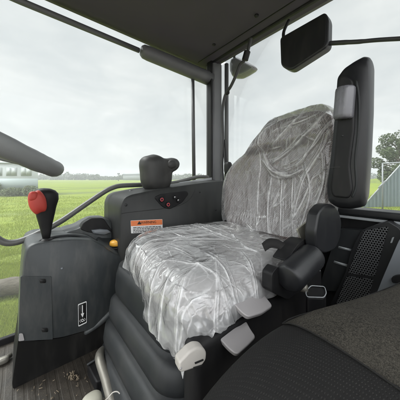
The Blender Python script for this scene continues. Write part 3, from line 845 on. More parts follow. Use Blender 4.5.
# ------------------------------------------------ lever with the red knob
YL = YC+.03
LVB = on(46,240,y=YL)
lv = thing('control_lever', 'black hand lever with a red thumb button standing on the console', 'lever', on(46,240,y=YL))
def secs(pts):  # list of (px, py, half width in px)
    vs = []; nn = 16
    for (x_, y_, hw) in pts:
        c = on(x_, y_, y=YL); k = hw/F*c.length/1.03
        for i in range(nn):
            a = 2*math.pi*i/nn
            vs.append(c+Vector((math.cos(a)*k*1.02, math.sin(a)*k*.8, math.sin(a)*0)))
    m_ = len(pts); fs = [(i*nn+j, i*nn+(j+1) % nn, (i+1)*nn+(j+1) % nn, (i+1)*nn+j) for i in range(m_-1) for j in range(nn)]
    fs += [tuple(range(nn-1,-1,-1)), tuple((m_-1)*nn+j for j in range(nn))]
    return vs, fs
vs, fs = secs([(46.4,238,2.6),(46.2,232,3.4),(45.8,225,4.4),(45.6,215,6.2),(45.9,207,7.2),(46.4,200,8.5),(46,194,8.6),(45,190.8,7.2),(44,188.8,4.6),(43.4,188.2,1.2)])
MB().add(vs, fs).build('grip', M['black'], lv, fixn=True)
rb = on(37.5,202.2,y=YL-.035)
MB().soft(rb, (.0255,.021,.039), 2.5, 12, lambda w,u: Vector((w.x+.18*w.z*-1*.6, w.y, w.z+.003*math.sin(w.x*200)))).build('button', M['red'], lv)
MB().soft(on(33.2,196.3,y=YL-.045), (.013,.012,.017), 2.6, 8).build('button_ridge', M['red'], lv)
MB().lathe(on(46.4,239.5,y=YL), (0,0,1), [(-.012,.03),(0,.024),(.006,.014)], 20).build('boot', M['black'], lv)

# ------------------------------------------------ grab rail
rp = [on(-30,229,y=1.10), on(-8,236,y=1.10), on(2,241.5,y=1.10), on(10,243.0,y=1.10), on(22,240.5,y=1.10), on(42,231.5,y=1.10), on(62,220.5,y=1.11), on(84,205.5,y=1.12), on(104,192.0,y=1.13), on(113,187.6,y=1.135), on(122,185.6,y=1.14), on(145,184.6,y=1.14), on(168,183.5,y=1.15), on(182,181.0,y=1.16), on(197,177,y=1.17), on(208,177,y=1.18)]
tag(MB().tube(smooth_path(rp, 6), .0125, 12).build('grab_rail', M['rail']), 'bent dark grab rail tube along the side window behind the lever', 'rail')

# ================================================================== REAR SIDE CONSOLE (over the wheel)
YF = .93
fc = thing('fender_console', 'black side console with orange warning label and push buttons beside the seat', 'console', (.7,1.05,ZF))
fo = [(119,300),(120,240),(120.5,206),(124,198),(130,194.8),(150,190.6),(180,186.0),(205,182.4),(228,180.6),(232,235),(225,300)]
face = pix(fo, [0,3,4,3,3,3,3,3,0,0,0], y=YF)
n0 = len(face); cen = sum(face, Vector())/n0; rings = []
for (dy, k) in ((.0,.975),(.004,.988),(.012,.997),(.025,1.0),(.16,1.0),(.24,.985)):
    rings.append([cen+(v-cen)*k+Vector((0,dy,0)) for v in face])
vs = [v for r_ in rings for v in r_]; fs = [tuple(range(n0))]
for i in range(len(rings)-1):
    for j in range(n0):
        j2 = (j+1) % n0; fs.append((i*n0+j, (i+1)*n0+j, (i+1)*n0+j2, i*n0+j2))
fs.append(tuple((len(rings)-1)*n0+j for j in range(n0-1,-1,-1)))
MB().add(vs, fs).build('panel', plastic('dark moulded console plastic', (.020,.021,.0205), .5, .9, .32, .1, .05), fc, fixn=True)
# window ledge with a pale lip
lp = [on(169,186.5,y=YF+.14), on(180,182,y=YF+.20), on(212,177.2,y=YF+.22), on(212,181,y=YF+.14)]
MB().prism(lp, (0,0,-.012)).build('ledge', M['pillar'], fc, .004)
MB().prism([on(160,188.0,y=YF+.06), on(166,184.8,y=YF+.16), on(214,179.4,y=YF+.17), on(214,183,y=YF+.06)], (0,0,-.010)).build('ledge_trim', M['black'], fc, .003)
MB().tube(smooth_path([on(121,214,y=YF-.0005), on(128,212.5,y=YF-.0008), on(150,210,y=YF-.0008), on(176,206.5,y=YF-.0008), on(190,199,y=YF-.0008), on(196,187,y=YF+.001)],5), .0010, 6).build('seam', M['ink'], fc)
for (x_, y_) in ((126,205),(200,192),(216,210)):
    MB().lathe(on(x_,y_,y=YF-.001), (0,1,0), [(-.0008,.002),(0,.006),(.003,.007)], 14).build('screw', M['ink'], fc)
# button pod, tilted plate
def pf(x_, y_, e=.004): return on(x_, y_, y=YF-e)
pod = MB().prism(round_poly([pf(154,197.5),(pf(160,194.3)),pf(187,190.8),pf(189,194),pf(182,203),pf(170,209.5),pf(163,207.5)], .015), (0,.012,0)).build('button_pod', M['black'], fc, .004)
ORIG[pod.name] = ORIG[fc.name]
for (x_, y_) in ((162,199.6),(168.4,204.6)):
    b = MB().lathe(pf(x_,y_,.012), (0,1,0), [(-.002,.010),(0,.0125),(.010,.0135)], 20).build('button', M['black'], fc); ORIG[b.name] = ORIG[fc.name]
    tr_ = MB(); vs = []; c = pf(x_,y_,.0145)
    for i in range(24):
        a = 2*math.pi*i/24
        for rr in (.0058,.0088): vs.append(c+Vector((math.cos(a)*rr,0,math.sin(a)*rr)))
    tr_.add(vs, [(2*i,2*i+1,(2*i+3) % 48,(2*i+2) % 48) for i in range(24)]); tr_.build('ring', M['ringred'], b, smooth=False)
for (x_, y_) in ((175.2,197.6),(178.6,200.6)):
    b = MB().soft(pf(x_,y_,.011), (.010,.007,.009), 4, 6).build('switch', M['black'], fc); ORIG[b.name] = ORIG[fc.name]
    MB().box(pf(x_-.4,y_-.6,.0185), (.007,.001,.004)).build('mark', M['white'], b, smooth=False)
# warning label
lb = [(130.6,220.6),(162.4,219.2),(162.8,231.8),(131.2,233.4)]
lab = MB().prism(pix(lb, .6, y=YF-.0022), (0,.001,0)).build('warning_label', M['white'], fc, smooth=False); ORIG[lab.name] = ORIG[fc.name]
MB().prism(pix([(130.8,220.9),(162.2,219.5),(162.4,224.6),(131,226.2)], .3, y=YF-.003), (0,.0006,0)).build('label_header', M['orange'], lab, smooth=False)
def text_mesh(txt, size):
    cu = bpy.data.curves.new('t', 'FONT'); cu.body = txt; cu.size = size; cu.align_x = 'CENTER'; cu.align_y = 'CENTER'; cu.extrude = .0003
    ob = bpy.data.objects.new('t', cu); C.objects.link(ob)
    dg = bpy.context.evaluated_depsgraph_get(); me = bpy.data.meshes.new_from_object(ob.evaluated_get(dg))
    vs = [v.co.copy() for v in me.vertices]; fs = [tuple(p.vertices) for p in me.polygons]
    bpy.data.objects.remove(ob); bpy.data.curves.remove(cu); bpy.data.meshes.remove(me); return vs, fs
vs, fs = text_mesh('WARNING', .017)
c = on(148.5,222.4,y=YF-.0036); ex = (on(162,219.5,y=YF-.0036)-on(131,220.9,y=YF-.0036)).normalized(); ez = Vector((0,0,1))
MB().add([c+ex*v.x+ez*v.y+Vector((0,-v.z,0)) for v in vs], fs).build('label_word', M['ink'], lab, smooth=False)
MB().prism([on(137.2,224.5,y=YF-.0036), on(141.4,224.3,y=YF-.0036), on(139.3,221.0,y=YF-.0036)], (0,.0004,0)).build('label_triangle', M['ink'], lab, smooth=False)
ln = MB(); rnd = random.Random(2)
for i in range(4):
    yb = 227.4+i*1.5; x_ = 133.2
    while x_ < 160.5:
        wd = rnd.uniform(1.2, 3.6); x1 = min(161.2, x_+wd); sl = -.045
        if not (i == 3 and x_ > 148):
            ln.prism([on(x_,yb+sl*(x_-131)+.0,y=YF-.003), on(x1,yb+sl*(x1-131)+.0,y=YF-.003), on(x1,yb+sl*(x1-131)+.65,y=YF-.003), on(x_,yb+sl*(x_-131)+.65,y=YF-.003)], (0,.0005,0))
        x_ = x1+.55
lo_ = ln.build('label_text', M['ink'], lab, smooth=False)

# small lever knobs standing before the console
for (x_, y_, lab_) in ((124.4,200.2,'lower of two small black lever knobs left of the warning label console'), (131.2,193.8,'upper small black lever knob under the joystick')):
    c = on(x_, y_, y=1.08)
    t = thing('lever_knob', lab_, 'lever', c-Vector((0,0,.12)), 'small lever knobs')
    MB().soft(c, (.018,.018,.021), 2.6, 8).build('knob', M['arm'], t)
    MB().tube([c-Vector((0,0,.12)), c-Vector((0,0,.012))], .008, 8).build('stem', M['black'], t)

# ------------------------------------------------ joystick
YJ = 1.02
js = thing('joystick', 'black joystick with a bulky two lobed grip beside the seat', 'joystick', on(158,192,y=YJ))
puff([(141,172),(140.2,165),(140.8,159.5),(144,156.4),(148.5,155.4),(152.5,154.2),(157,155.4),(161,158),(166,158.6),(171,157.6),(175.4,159),(177.8,162.5),(177.2,167),(174,170.6),(169.6,172.6),(168.8,183),(166.6,189),(161,192.2),(155,192.8),(148.5,191.6),(143.6,187.5),(141.6,181)], 2.2, y=YJ, depth=.12, inset=.5, n=15, power=2.1).build('grip', M['stick'], js, fixn=True)
puff([(166,163),(169,159.6),(174,160),(176.4,163.5),(174.6,168),(169,169.6),(166,167)], 2, y=YJ-.045, depth=.05, inset=.5, n=11, power=2.1).build('rocker', M['stick'], js, fixn=True)
MB().lathe(on(156,193.5,y=YJ), (0,0,1), [(-.03,.05),(-.01,.044),(.004,.030)], 20).build('boot', M['black'], js)
# ================================================================== OPERATOR SEAT
SX0, SX1, SY0, SY1, SZ = .25, .90, .335, .865, -.275
seat = thing('operator_seat', 'operator seat in brown checked cloth under clear plastic, with folded up black armrest', 'seat', (.57,.6,ZF))
def zt(x, y):
    """top of the cushion"""
    u = (x-SX0)/(SX1-SX0); v = (y-SY0)/(SY1-SY0)
    crown = .030*math.sin(math.pi*max(0,min(1,v)))**.7
    dip = -.018*math.exp(-((v-.5)/.22)**2)*math.exp(-((u-.6)/.3)**2)
    return SZ+crown+dip-.02*u+.012*math.sin(math.pi*max(0,min(1,u)))+.034*sstep(.2,1,v)
cx, cy = (SX0+SX1)/2, (SY0+SY1)/2
def fshift(x, y):
    """the front edge of the cushion runs slightly askew"""
    return .055*max(0,(y-SY0)/(SY1-SY0))*(1-sstep(SX0, SX0+.35, x))
def cush(w, u):
    w = w.copy(); top = zt(cx+w.x*.97, cy+w.y*.97)-SZ
    w.z += top*max(0, u.z); w.x += fshift(cx+w.x, cy+w.y); return w
MB().soft((cx,cy,SZ-.045), ((SX1-SX0)/2,(SY1-SY0)/2,.043), 3.0, 30, cush).build('cushion', M['weave'], seat)
# backrest
BX, BZ0, BZ1 = .915, -.29, .335
by = .575
def back(w, u, grow=0):
    t = (w.z+.285)/.57
    def tab(tb):
        for (a_, b_), (c_, d_) in zip(tb, tb[1:]):
            if t <= c_: return lerp(b_, d_, max(0, (t-a_)/(c_-a_)))
        return tb[-1][1]
    wd = tab(((0,.97),(.40,.98),(.52,.92),(.62,.78),(.69,.64),(.74,.52),(.78,.46),(.84,.43),(.92,.38),(1.02,.30)) if w.y > 0 else ((0,1),(.6,1),(.9,1),(1.02,.94)))
    y = w.y*wd-.035*sstep(.45,1,t)
    lift = sstep(.5,1,t)*(-.10*(w.y+.20)+.002)
    x = w.x-.060*(abs(u.y)**2.4)*(1 if u.x < 0 else .3)*(1-.4*sstep(.6,1,t))
    x += .020*math.sin(t*math.pi*1.5)-(.022*sstep(.70,.80,t) if u.x < 0 else 0)    # the head cushion stands forward
    x += .115*t                                  # recline
    return Vector((x, y, w.z+lift))
MB().soft((BX,by,.005), (.070,.265,.292), 4.0, 44, back).build('backrest', M['weave'], seat)
# seat pan and side frame
MB().soft((cx+.03,cy+.01,-.365), (.30,.25,.06), 6, 14).build('seat_pan', M['black'], seat)
MB().box((.585,.355,-.52), (.64,.05,.36)).build('side_frame', M['black'], seat, .02, 4)
MB().box((.60,.62,-.60), (.60,.46,.19)).build('suspension', M['black'], seat, .02, 4)
# bellows: stepped moulded skirt, ring by ring
def rrect(x0, x1, y0, y1, r, z, k=8):
    out = []
    for (cx_, cy_, a0) in ((x1-r,y1-r,0),(x0+r,y1-r,90),(x0+r,y0+r,180),(x1-r,y0+r,270)):
        for i in range(k+1):
            a = R(a0+90*i/k); out.append(Vector((cx_+r*math.cos(a), cy_+r*math.sin(a), z)))
    return out
prof = [(-.322,.000),(-.352,.010),(-.395,.014),(-.417,.012),(-.424,.002),(-.430,-.028),(-.434,.016),(-.440,.030),(-.478,.036),(-.497,.033),(-.503,.020),(-.509,-.010),(-.513,.034),(-.520,.048),(-.560,.055),(-.580,.052),(-.586,.038),(-.592,.008),(-.596,.050),(-.603,.063),(-.660,.070),(-.70,.072)]
mb = MB(); vs = []; nr = None
for (z_, o_) in prof:
    ring = rrect(.275-o_, .90, .400-o_*.5, .85, .080, z_); nr = len(ring); vs += ring
fs = [(i*nr+j, i*nr+(j+1) % nr, (i+1)*nr+(j+1) % nr, (i+1)*nr+j) for i in range(len(prof)-1) for j in range(nr)]
fs.append(tuple(range(nr)))
mb.add(vs, fs); mb.build('bellows', M['bellow'], seat, fixn=True)
# adjusting levers (pale paddles) sticking out under the cushion
def paddle_tr(pts):
    top = round_poly([on(x_, y_, y=yy) for x_, y_, yy in pts], [.006]+[.012]*(len(pts)-1), 5)
    return MB().prism(top, (.006,.008,-.014)).build('adjusting_lever', M['lever'], seat, .005, 4)
paddle_tr([(230,299,.345),(247,293,.345),(262,289.5,.345),(266,297,.325),(273,305.5,.305),(262,313,.295),(248,317,.295),(240,311,.315)])
paddle_tr([(219,338,.335),(232,328,.335),(246,319.8,.335),(250,328,.315),(256,336.5,.300),(249,344,.290),(237,355,.288),(229,349,.305)])
# beige folding latch
lt = pix([(179.2,363),(190,351.5),(197,347.4),(203.5,347.8),(207,352.5),(206.4,360),(202,366.5),(182,373.5),(179.2,371.5)], 2.5, y=.316)
lo = MB().prism(lt, (.004,.022,0)).build('latch', M['latch'], seat, .005, 4); ORIG[lo.name] = ORIG[seat.name]
sl = MB()
for (x0,y0,x1,y1,h) in ((195,362.8,203.5,359.2,1.5),(193.5,367.6,202.5,365,1.1)):
    sl.prism(pix([(x0,y0),(x1,y1),(x1+.2,y1+h),(x0+.3,y0+h)],.5,y=.3145), (0,.003,0))
sl.build('latch_slot', M['ink'], lo, smooth=False)
ll = MB().lathe(on(181,368.5,y=.315), (0,1,0), [(-.0006,.0016),(.002,.002)], 10).build('latch_pin', M['lever'], lo)
# folded up armrest with thumb wheel
AX = .835
ao = [(337.6,76),(344,67),(355,59.5),(364,54.8),(369,55.6),(371.4,62),(370.8,110),(368.5,160),(366,196),(363,207),(350,209.5),(337,208.5),(328,203),(326.5,190),(330.5,160),(334.5,120),(336.4,92)]
ap = pix(ao, 3, x=AX)
nA = len(ap); cen = sum(ap, Vector())/nA; rings = []
for (dx, k) in ((-.012,.90),(-.006,.955),(.004,.985),(.016,1.0),(.034,1.0),(.046,.98),(.052,.93)):
    rings.append([cen+(v-cen)*k+Vector((dx,0,0)) for v in ap])
vs = [v for r_ in rings for v in r_]; fs = [tuple(range(nA))]
for i in range(len(rings)-1):
    for j in range(nA):
        j2 = (j+1) % nA; fs.append((i*nA+j, (i+1)*nA+j, (i+1)*nA+j2, i*nA+j2))
fs.append(tuple((len(rings)-1)*nA+j for j in range(nA-1,-1,-1)))
arm = MB().add(vs, fs).build('armrest', M['arm'], seat, fixn=True); ORIG[arm.name] = ORIG[seat.name]
ip = pix([(338.4,77),(345,74.5),(352,78.5),(355.5,90),(354.5,130),(350,165),(353,190),(349,199),(332,197),(330,188),(333.5,160),(336.8,120)], 4, x=AX-.018)
MB().prism(ip, (.02,0,0)).build('armrest_core', M['black'], arm, .008, 4)
gp = smooth_path(pix([(356,80),(359,100),(358.5,130),(355.5,160),(356.5,185),(352,198)], 0, x=AX-.010), 6)
MB().tube(gp, [.001]+[.0045]*(len(gp)-2)+[.001], 8).build('armrest_ridge', M['bellow'], arm)
tw0, tw1 = on(345.6,87.5,x=AX-.024), on(343,119,x=AX-.024)
ax = (tw1-tw0).normalized(); L = (tw1-tw0).length
prf = [(0,.024),(.004,.0275),(L*.12,.0285),(L*.88,.0285),(L-.004,.0275),(L,.024)]
tw = MB(); nn = 40; vs = []
a_ = ax.cross(Vector((1,0,0))).normalized(); b_ = ax.cross(a_)
for h, r_ in prf:
    for i in range(nn):
        an = 2*math.pi*i/nn; rr = r_*(.94+.06*min(1, abs(math.sin(an*4))*2.2))
        vs.append(tw0+ax*h+(a_*math.cos(an)+b_*math.sin(an))*rr)
fs = [(i*nn+j, i*nn+(j+1) % nn, (i+1)*nn+(j+1) % nn, (i+1)*nn+j) for i in range(len(prf)-1) for j in range(nn)]+[tuple(range(nn-1,-1,-1)), tuple((len(prf)-1)*nn+j for j in range(nn))]
tw.add(vs, fs); tw.build('thumbwheel', M['silver'], arm, fixn=True)
MB().lathe(on(342.2,135.8,x=AX-.019), (1,0,0), [(-.001,.003),(.003,.004)], 10).build('screw', M['ink'], arm)
MB().prism(pix([(329.6,167.2),(340,166.6),(340,167.3),(329.6,167.9)],0,x=AX-.0192),(.002,0,0)).build('seam', M['ink'], arm, smooth=False)
# pivot cover plate
pv = pix([(316,232),(319,212),(326,204),(333,204),(339,210),(342,222),(340.5,238),(336,249),(326,254),(317,250)], 4, y=.262)
MB().prism(pv, (0,.035,0)).build('pivot_cover', M['arm'], seat, .007, 4)
# belt retractor: fat barrel with flat end lug
b0, b1 = on(288,279,y=.275), on(312,256,y=.275)
ax = (b1-b0).normalized(); L = (b1-b0).length
MB().lathe(b0, ax, [(-.004,.028),(0,.034),(.006,.037),(L*.5,.038),(L*.92,.0385),(L*.98,.037),(L+.002,.031)], 28).build('belt_retractor', M['arm'], seat)
MB().prism(pix([(272,274),(278,266),(292,284),(300,291),(288,300),(272,292)], 3, y=.30), (0,.03,0)).build('retractor_bracket', M['black'], seat, .006)
MB().prism(pix([(286,262),(298,244),(306,238.5),(312,243),(300,262)], 3, y=.30), (0,.045,0)).build('retractor_hood', M['black'], seat, .008)
# webbing coming out from under the plastic
wb = [on(264.5,247.5,y=.37), on(271,243.2,y=.36), on(280,244.5,y=.34), on(289,250,y=.32), on(297,256,y=.30)]
wp = smooth_path(wb, 5); mb = MB(); vs = []
for i, p_ in enumerate(wp):
    wdt = lerp(.012,.022,i/len(wp)); vs += [p_+Vector((-wdt*.2,-.004,-wdt*.8)), p_+Vector((wdt*.3,.012,wdt*.75))]
mb.add(vs, [(2*i,2*i+2,2*i+3,2*i+1) for i in range(len(wp)-1)])
o = mb.build('belt_webbing', M['strap'], seat); so = o.modifiers.new('t','SOLIDIFY'); so.thickness = .003
MB().lathe(on(304.3,288,y=.29), (.25,-1,.15), [(-.02,.012),(.002,.013),(.007,.0125),(.009,.009)], 18).build('bolt', M['steel'], seat)
MB().prism(pix([(297.5,229.5),(309,220.5),(312,236),(302,240)],1.5,y=.33), (0,.006,0)).build('tag', M['whitep'], seat, .002)

# ================================================================== CLEAR PLASTIC COVER
cover = thing('plastic_cover', 'crumpled clear plastic sheeting draped over the operator seat', 'plastic cover', (.57,.6,SZ-.1))
film_c = mat_film('clear polythene over the cushion', .30, .62, aniso=(.6,1.1,1), extra=.32, shine=1.5, crumple=.66, cells=.28)
film_b = mat_film('clear polythene over the backrest', .10, .80, aniso=(1,1.4,.5), extra=.17, shine=1.1, crumple=.50, cells=.20)
def add_folds(o, lines, ax, direction, mask):
    """press creases along polylines (strength, width in m, height in m, points) into a sheet"""
    me = o.data; n_ = len(me.vertices); co = np.zeros(n_*3); me.vertices.foreach_get('co', co); co = co.reshape(-1,3)
    org = ORIG[o.parent.name]; P = co+np.array([org.x, org.y, org.z-CZ])
    q = P[:,ax]; mk = mask(P); f = np.zeros(n_); h = np.zeros(n_)
    for st, wd, ht, pts in lines:
        pts = np.array(pts); dm = np.full(n_, 9.); tt = np.zeros(n_); m_ = len(pts)-1
        lo = pts.min(0)-4*wd; hi = pts.max(0)+4*wd
        sel = np.where(((q > lo) & (q < hi)).all(1))[0]
        if len(sel) == 0: continue
        qs = q[sel]; dd = np.full(len(sel), 9.); ts = np.zeros(len(sel))
        for i in range(m_):
            a, b = pts[i], pts[i+1]; ab = b-a; L2 = max(1e-9, (ab*ab).sum())
            t = np.clip(((qs-a)@ab)/L2, 0, 1); d = np.linalg.norm(qs-(a+t[:,None]*ab), axis=1)
            k = d < dd; dd[k] = d[k]; ts[k] = (i+t[k])/m_
        fade = np.sin(np.pi*np.clip(ts*.94+.03, 0, 1))**.5
        g = np.exp(-(dd/wd)**2)*fade
        f[sel] = np.maximum(f[sel], st*g)
        h[sel] += ht*np.exp(-(dd/(wd*1.6))**2)*fade
    f *= mk; h = np.clip(h, -.012, .026)*mk
    co += h[:,None]*np.array(direction)
    me.vertices.foreach_set('co', co.ravel())
    a = me.attributes.new('fold', 'FLOAT', 'POINT'); a.data.foreach_set('value', f.astype(np.float32)); me.update()
def crease(pxs, plane, ax, st, wd, ht, rnd, copies=2, jit=1.6):
    out = []
    for c_ in range(copies+1):
        k = 1 if c_ == 0 else rnd.uniform(.35,.7); j = 0 if c_ == 0 else jit
        oj = (rnd.uniform(-j,j)*1.6, rnd.uniform(-j,j)*1.6)
        p3 = smooth_path([on(x_+oj[0]+rnd.uniform(-j,j)*.6, y_+oj[1]+rnd.uniform(-j,j)*.6, **plane) for x_,y_ in pxs], 5)
        out.append((st*k, wd*(1 if c_ == 0 else rnd.uniform(.4,.7)), ht*k, [(p[ax[0]], p[ax[1]]) for p in p3]))
    return out
def ridged(p, k=1.0):
    a = 0
    for i, (s, w_) in enumerate(((4,1.0),(8.5,.55),(18,.22))):
        a += w_*(1-abs(mn.noise(p*s*k+Vector((7.3*i,1.7*i,3.1*i)))))**5
    return a
def drape(u, v):
    ovf, ovn, ovr = .112, .047, .03
    x = lerp(SX0-ovf, SX1-.02, u); y = lerp(SY0-ovn, SY1+ovr, v)
    rc, rr = .130, .075                               # plan corners of the cushion; roll of its edge
    qx = max(SX0+rc, x); qy = max(SY0+rc, min(SY1-rc, y))
    ex, ey = qx-x, y-qy
    pw = 2.5 if ey < 0 else 4
    dist = (abs(ex)**pw+abs(ey)**pw)**(1/pw) if (ex or ey) else 0
    e = max(0, dist-(rc-rr))
    hv = Vector((-ex, ey, 0)); hl_ = hv.length
    p = Vector((x, y, zt(x, y)+.008))
    if e > 0:
        hv /= hl_; arc = rr*math.pi/2
        if e < arc: outw = rr*math.sin(e/rr); drop = rr*(1-math.cos(e/rr))
        else: outw = rr; drop = rr+(e-arc)
        fold = max(0, e-.02)
        k = (math.atan2(hv.y, hv.x))*.105*1.6+x*.5+y*.7
        sway = (.10*mn.noise(Vector((x*10, y*10, 2.0)))+.05*mn.noise(Vector((k*55, 1, 0))))*fold
        p = Vector((qx, qy, 0))+hv*(rc-rr+outw+.005+sway+.04*fold)
        p.z = zt(max(SX0+.03,p.x), max(SY0+.03,min(SY1-.03,p.y)))+.008-drop
    ca, sa = math.cos(.5), math.sin(.5)
    lx, ly = x*ca+y*sa, -x*sa+y*ca
    rg = ridged(Vector((lx*.45, ly*1.1, .3)))
    p.z += .004*rg+.002*mn.noise(Vector((x*22, y*15, 5)))
    p.x += .004*mn.noise(Vector((x*20,y*20,9))); p.y += .004*mn.noise(Vector((x*20,y*20,15)))
    if e > .05: p += Vector((.003*mn.noise(Vector((x*30,y*30,1))), .003*mn.noise(Vector((x*30,y*30,4))), .006*mn.noise(Vector((x*38,y*38,8)))))
    p.x += fshift(p.x, p.y)
    return p
sheet = MB().grid(400, 340, drape).build('cushion_sheet', film_c, cover)
rnd = random.Random(31); F_ = []
for st, wd, pxs in ((.8,.006,[(126,264),(148,253),(180,247),(210,240),(240,238)]), (.8,.005,[(124,277),(145,263),(170,256),(190,262)]), (.7,.007,[(140,250),(165,243),(195,237),(215,231)]),
    (.9,.005,[(150,268),(175,268),(200,272),(215,278),(228,292)]), (.8,.004,[(206,260),(222,270),(237,288)]), (1,.004,[(163,327),(185,325),(205,317),(222,304),(237,291),(247,279)]),
    (.7,.004,[(168,328),(176,342),(174,358)]), (.7,.004,[(188,320),(200,332)]), (.7,.006,[(163,258),(178,249),(200,245),(228,243)]), (.7,.005,[(148,300),(160,285),(175,274)]),
    (.6,.004,[(240,255),(251,268),(259,283)]), (.7,.004,[(215,262),(217,282),(213,300)]), (.6,.005,[(135,290),(150,276),(165,268)]), (.6,.006,[(190,232),(215,238),(250,246)]), (.7,.004,[(172,300),(190,292),(212,288)]),
    (.8,.004,[(143,312),(156,304),(172,302)]), (.6,.005,[(230,235),(245,250),(262,256)]), (.8,.005,[(170,310),(176,295),(186,282),(200,270)])):
    F_ += crease(pxs, {'z':-.255}, (0,1), .9, wd*.55, .003, rnd, 2, 2.0)
for i in range(110):
    x0, y0 = rnd.uniform(SX0-.02,SX1-.1), rnd.uniform(SY0-.02,SY1); a = rnd.gauss(2.1,.55) if rnd.random() < .7 else rnd.uniform(0,6.28); L = rnd.uniform(.015,.11); cv = rnd.uniform(-.8,.8); p_ = []
    for k in range(6):
        p_.append((x0, y0)); x0 += math.cos(a)*L/5; y0 += math.sin(a)*L/5; a += cv/5
    F_.append((rnd.uniform(.25,1)**1.5, rnd.uniform(.0012,.0026), rnd.uniform(-.0012,.0018), p_))
add_folds(sheet, F_, [0,1], (0,0,1), lambda P: np.ones(len(P)))
def bfilm(w, u):
    p = back(w, u)
    out_ = .005*ridged(Vector((w.x*.5, w.y*1.1, w.z*.45)), .9)+.002*mn.noise(Vector((w.y*24,w.z*12,1)))
    t = (w.z+.285)/.57
    out_ += .016*sstep(.75,1,t)*max(0, mn.noise(Vector((w.y*7,2,5)))+.35)      # loose air over the shoulders
    d_ = Vector((u.x*.9, u.y*.8, u.z*.9)).normalized()
    p += d_*out_
    if u.z > .6: p.z += .012*max(0, 1-abs(w.y+.20)/.07)      # pinched peak at the near shoulder
    if u.z < -.6: p.x -= .05*(-u.z-.6)
    return p
sheet = MB().soft((BX,by,.010), (.079,.275,.300), 4.0, 200, bfilm, skip=((2,-1),)).build('backrest_sheet', film_b, cover)
F_ = []
for st, wd, ht, pxs in ((.9,.0045,.006,[(257,148),(258,165),(257,190),(259,215),(264,238)]), (1,.010,.016,[(261,153),(267,167),(275,174),(288,176),(302,169)]), (.9,.006,.010,[(260,160),(270,171),(286,173)]),
    (.9,.008,.013,[(329,108),(315,125),(300,140),(285,152),(270,163)]), (.8,.006,.010,[(333,118),(320,135),(308,150),(297,163),(283,169)]), (1,.007,.012,[(330,130),(322,150),(312,165),(303,182),(298,204),(296,226)]),
    (.9,.005,.008,[(280,176),(281,200),(284,225),(288,241)]), (.8,.005,.008,[(270,175),(268,200),(272,225),(280,242)]), (.9,.004,.007,[(292,172),(292,195),(296,220),(300,240)]), (.9,.006,.010,[(305,165),(312,190),(308,215),(302,235)]),
    (.8,.006,.010,[(322,150),(325,180),(318,205),(306,230)]), (1,.010,.012,[(234,231),(250,232),(265,238),(285,243),(300,238)]), (.8,.004,.005,[(262,152),(258,142),(262,130),(272,122)]), (.7,.007,.010,[(301,111),(286,128),(270,146)]),
    (.8,.005,.006,[(250,222),(262,231),(280,238)]), (.7,.004,.006,[(318,112),(300,121),(280,127)]), (.7,.004,.005,[(335,140),(330,165),(326,195)]), (.8,.005,.008,[(315,175),(305,200),(292,228)])):
    F_ += crease(pxs, {'x':.885}, (1,2), .95, wd*.52, ht*.45, rnd, 3, 1.8)
for i in range(80):
    y0 = rnd.uniform(.28,.62); z0 = rnd.uniform(-.26,.28); a = rnd.gauss(1.75,.5) if z0 < .06 else rnd.gauss(2.4-3.14,.5); L = rnd.uniform(.02,.10); cv = rnd.uniform(-.6,.6); p_ = []
    for k in range(6):
        p_.append((y0, z0)); y0 += math.cos(a)*L/5; z0 += math.sin(a)*L/5; a += cv/5
    F_.append((rnd.uniform(.2,.7), rnd.uniform(.0012,.003), rnd.uniform(-.003,.004), p_))
add_folds(sheet, F_, [1,2], (-1,0,.15), lambda P: np.clip((1.02+.2*(P[:,2]+.285)-P[:,0])/.08, 0, 1))

# ================================================================== FOLDING PASSENGER SEAT in the foreground
bs = thing('passenger_seat', 'passenger seat with grey tweed top and dotted black vinyl edge in the foreground', 'seat', (.5,0,ZF))
PX0, PX1, PY0, PY1, PZ = .10, 1.02, -.42, .225, -.251
pcx, pcy = (PX0+PX1)/2, (PY0+PY1)/2
def pz(x, y):
    """top surface of the passenger cushion"""
    f = sstep(.44, .12, x)
    z = PZ+.010*math.sin(x*7)-.105*f**1.3
    return z
def askew(x): return -.29*(x-.386)
def bod(w, u):
    x = pcx+w.x; w = w.copy(); w.y += askew(x)
    w.z += (pz(x, 0)-PZ)*(.35+.65*max(0, u.z))
    return w
MB().soft((pcx,pcy,PZ-.11), ((PX1-PX0)/2,(PY1-PY0)/2,.11), 5.0, 44, bod).build('vinyl_cushion', M['dots'], bs)
def tw_fn(u, v):
    x = lerp(.380-.12*(1-v), PX1-.05, u); y = lerp(PY0+.05, PY1-.018, v)
    edge = min(u*8, (1-v)*14, 1.0)
    # side roll of the cushion underneath
    k = (y-pcy)/((PY1-PY0)/2)
    zr = .11*(1-max(0, 1-abs(k)**5)**(1/5))
    return Vector((x+.012*math.sin(v*3), y+askew(x), pz(x,0)-zr+.002+.016*sstep(0,1,edge)))
MB().grid(60, 50, tw_fn).build('tweed_panel', M['tweed'], bs)
bp_ = [on(229,440,d=.35), on(246,406,d=.365), on(264,377,d=.385), on(285,353,d=.41), on(305,337,d=.435), on(324,328,d=.46), on(347,320,d=.50)]
MB().tube(smooth_path(bp_,6), [.034]*25+[lerp(.034,.024,i/11) for i in range(12)], 20).build('side_bolster', M['dots'], bs)
sm = [tw_fn(0, i/40)+Vector((-.002,0,.001)) for i in range(41)]+[tw_fn(i/40, 1)+Vector((0,.002,.001)) for i in range(1,41)]
MB().tube(sm, .0013, 8).build('piping', M['strap'], bs)

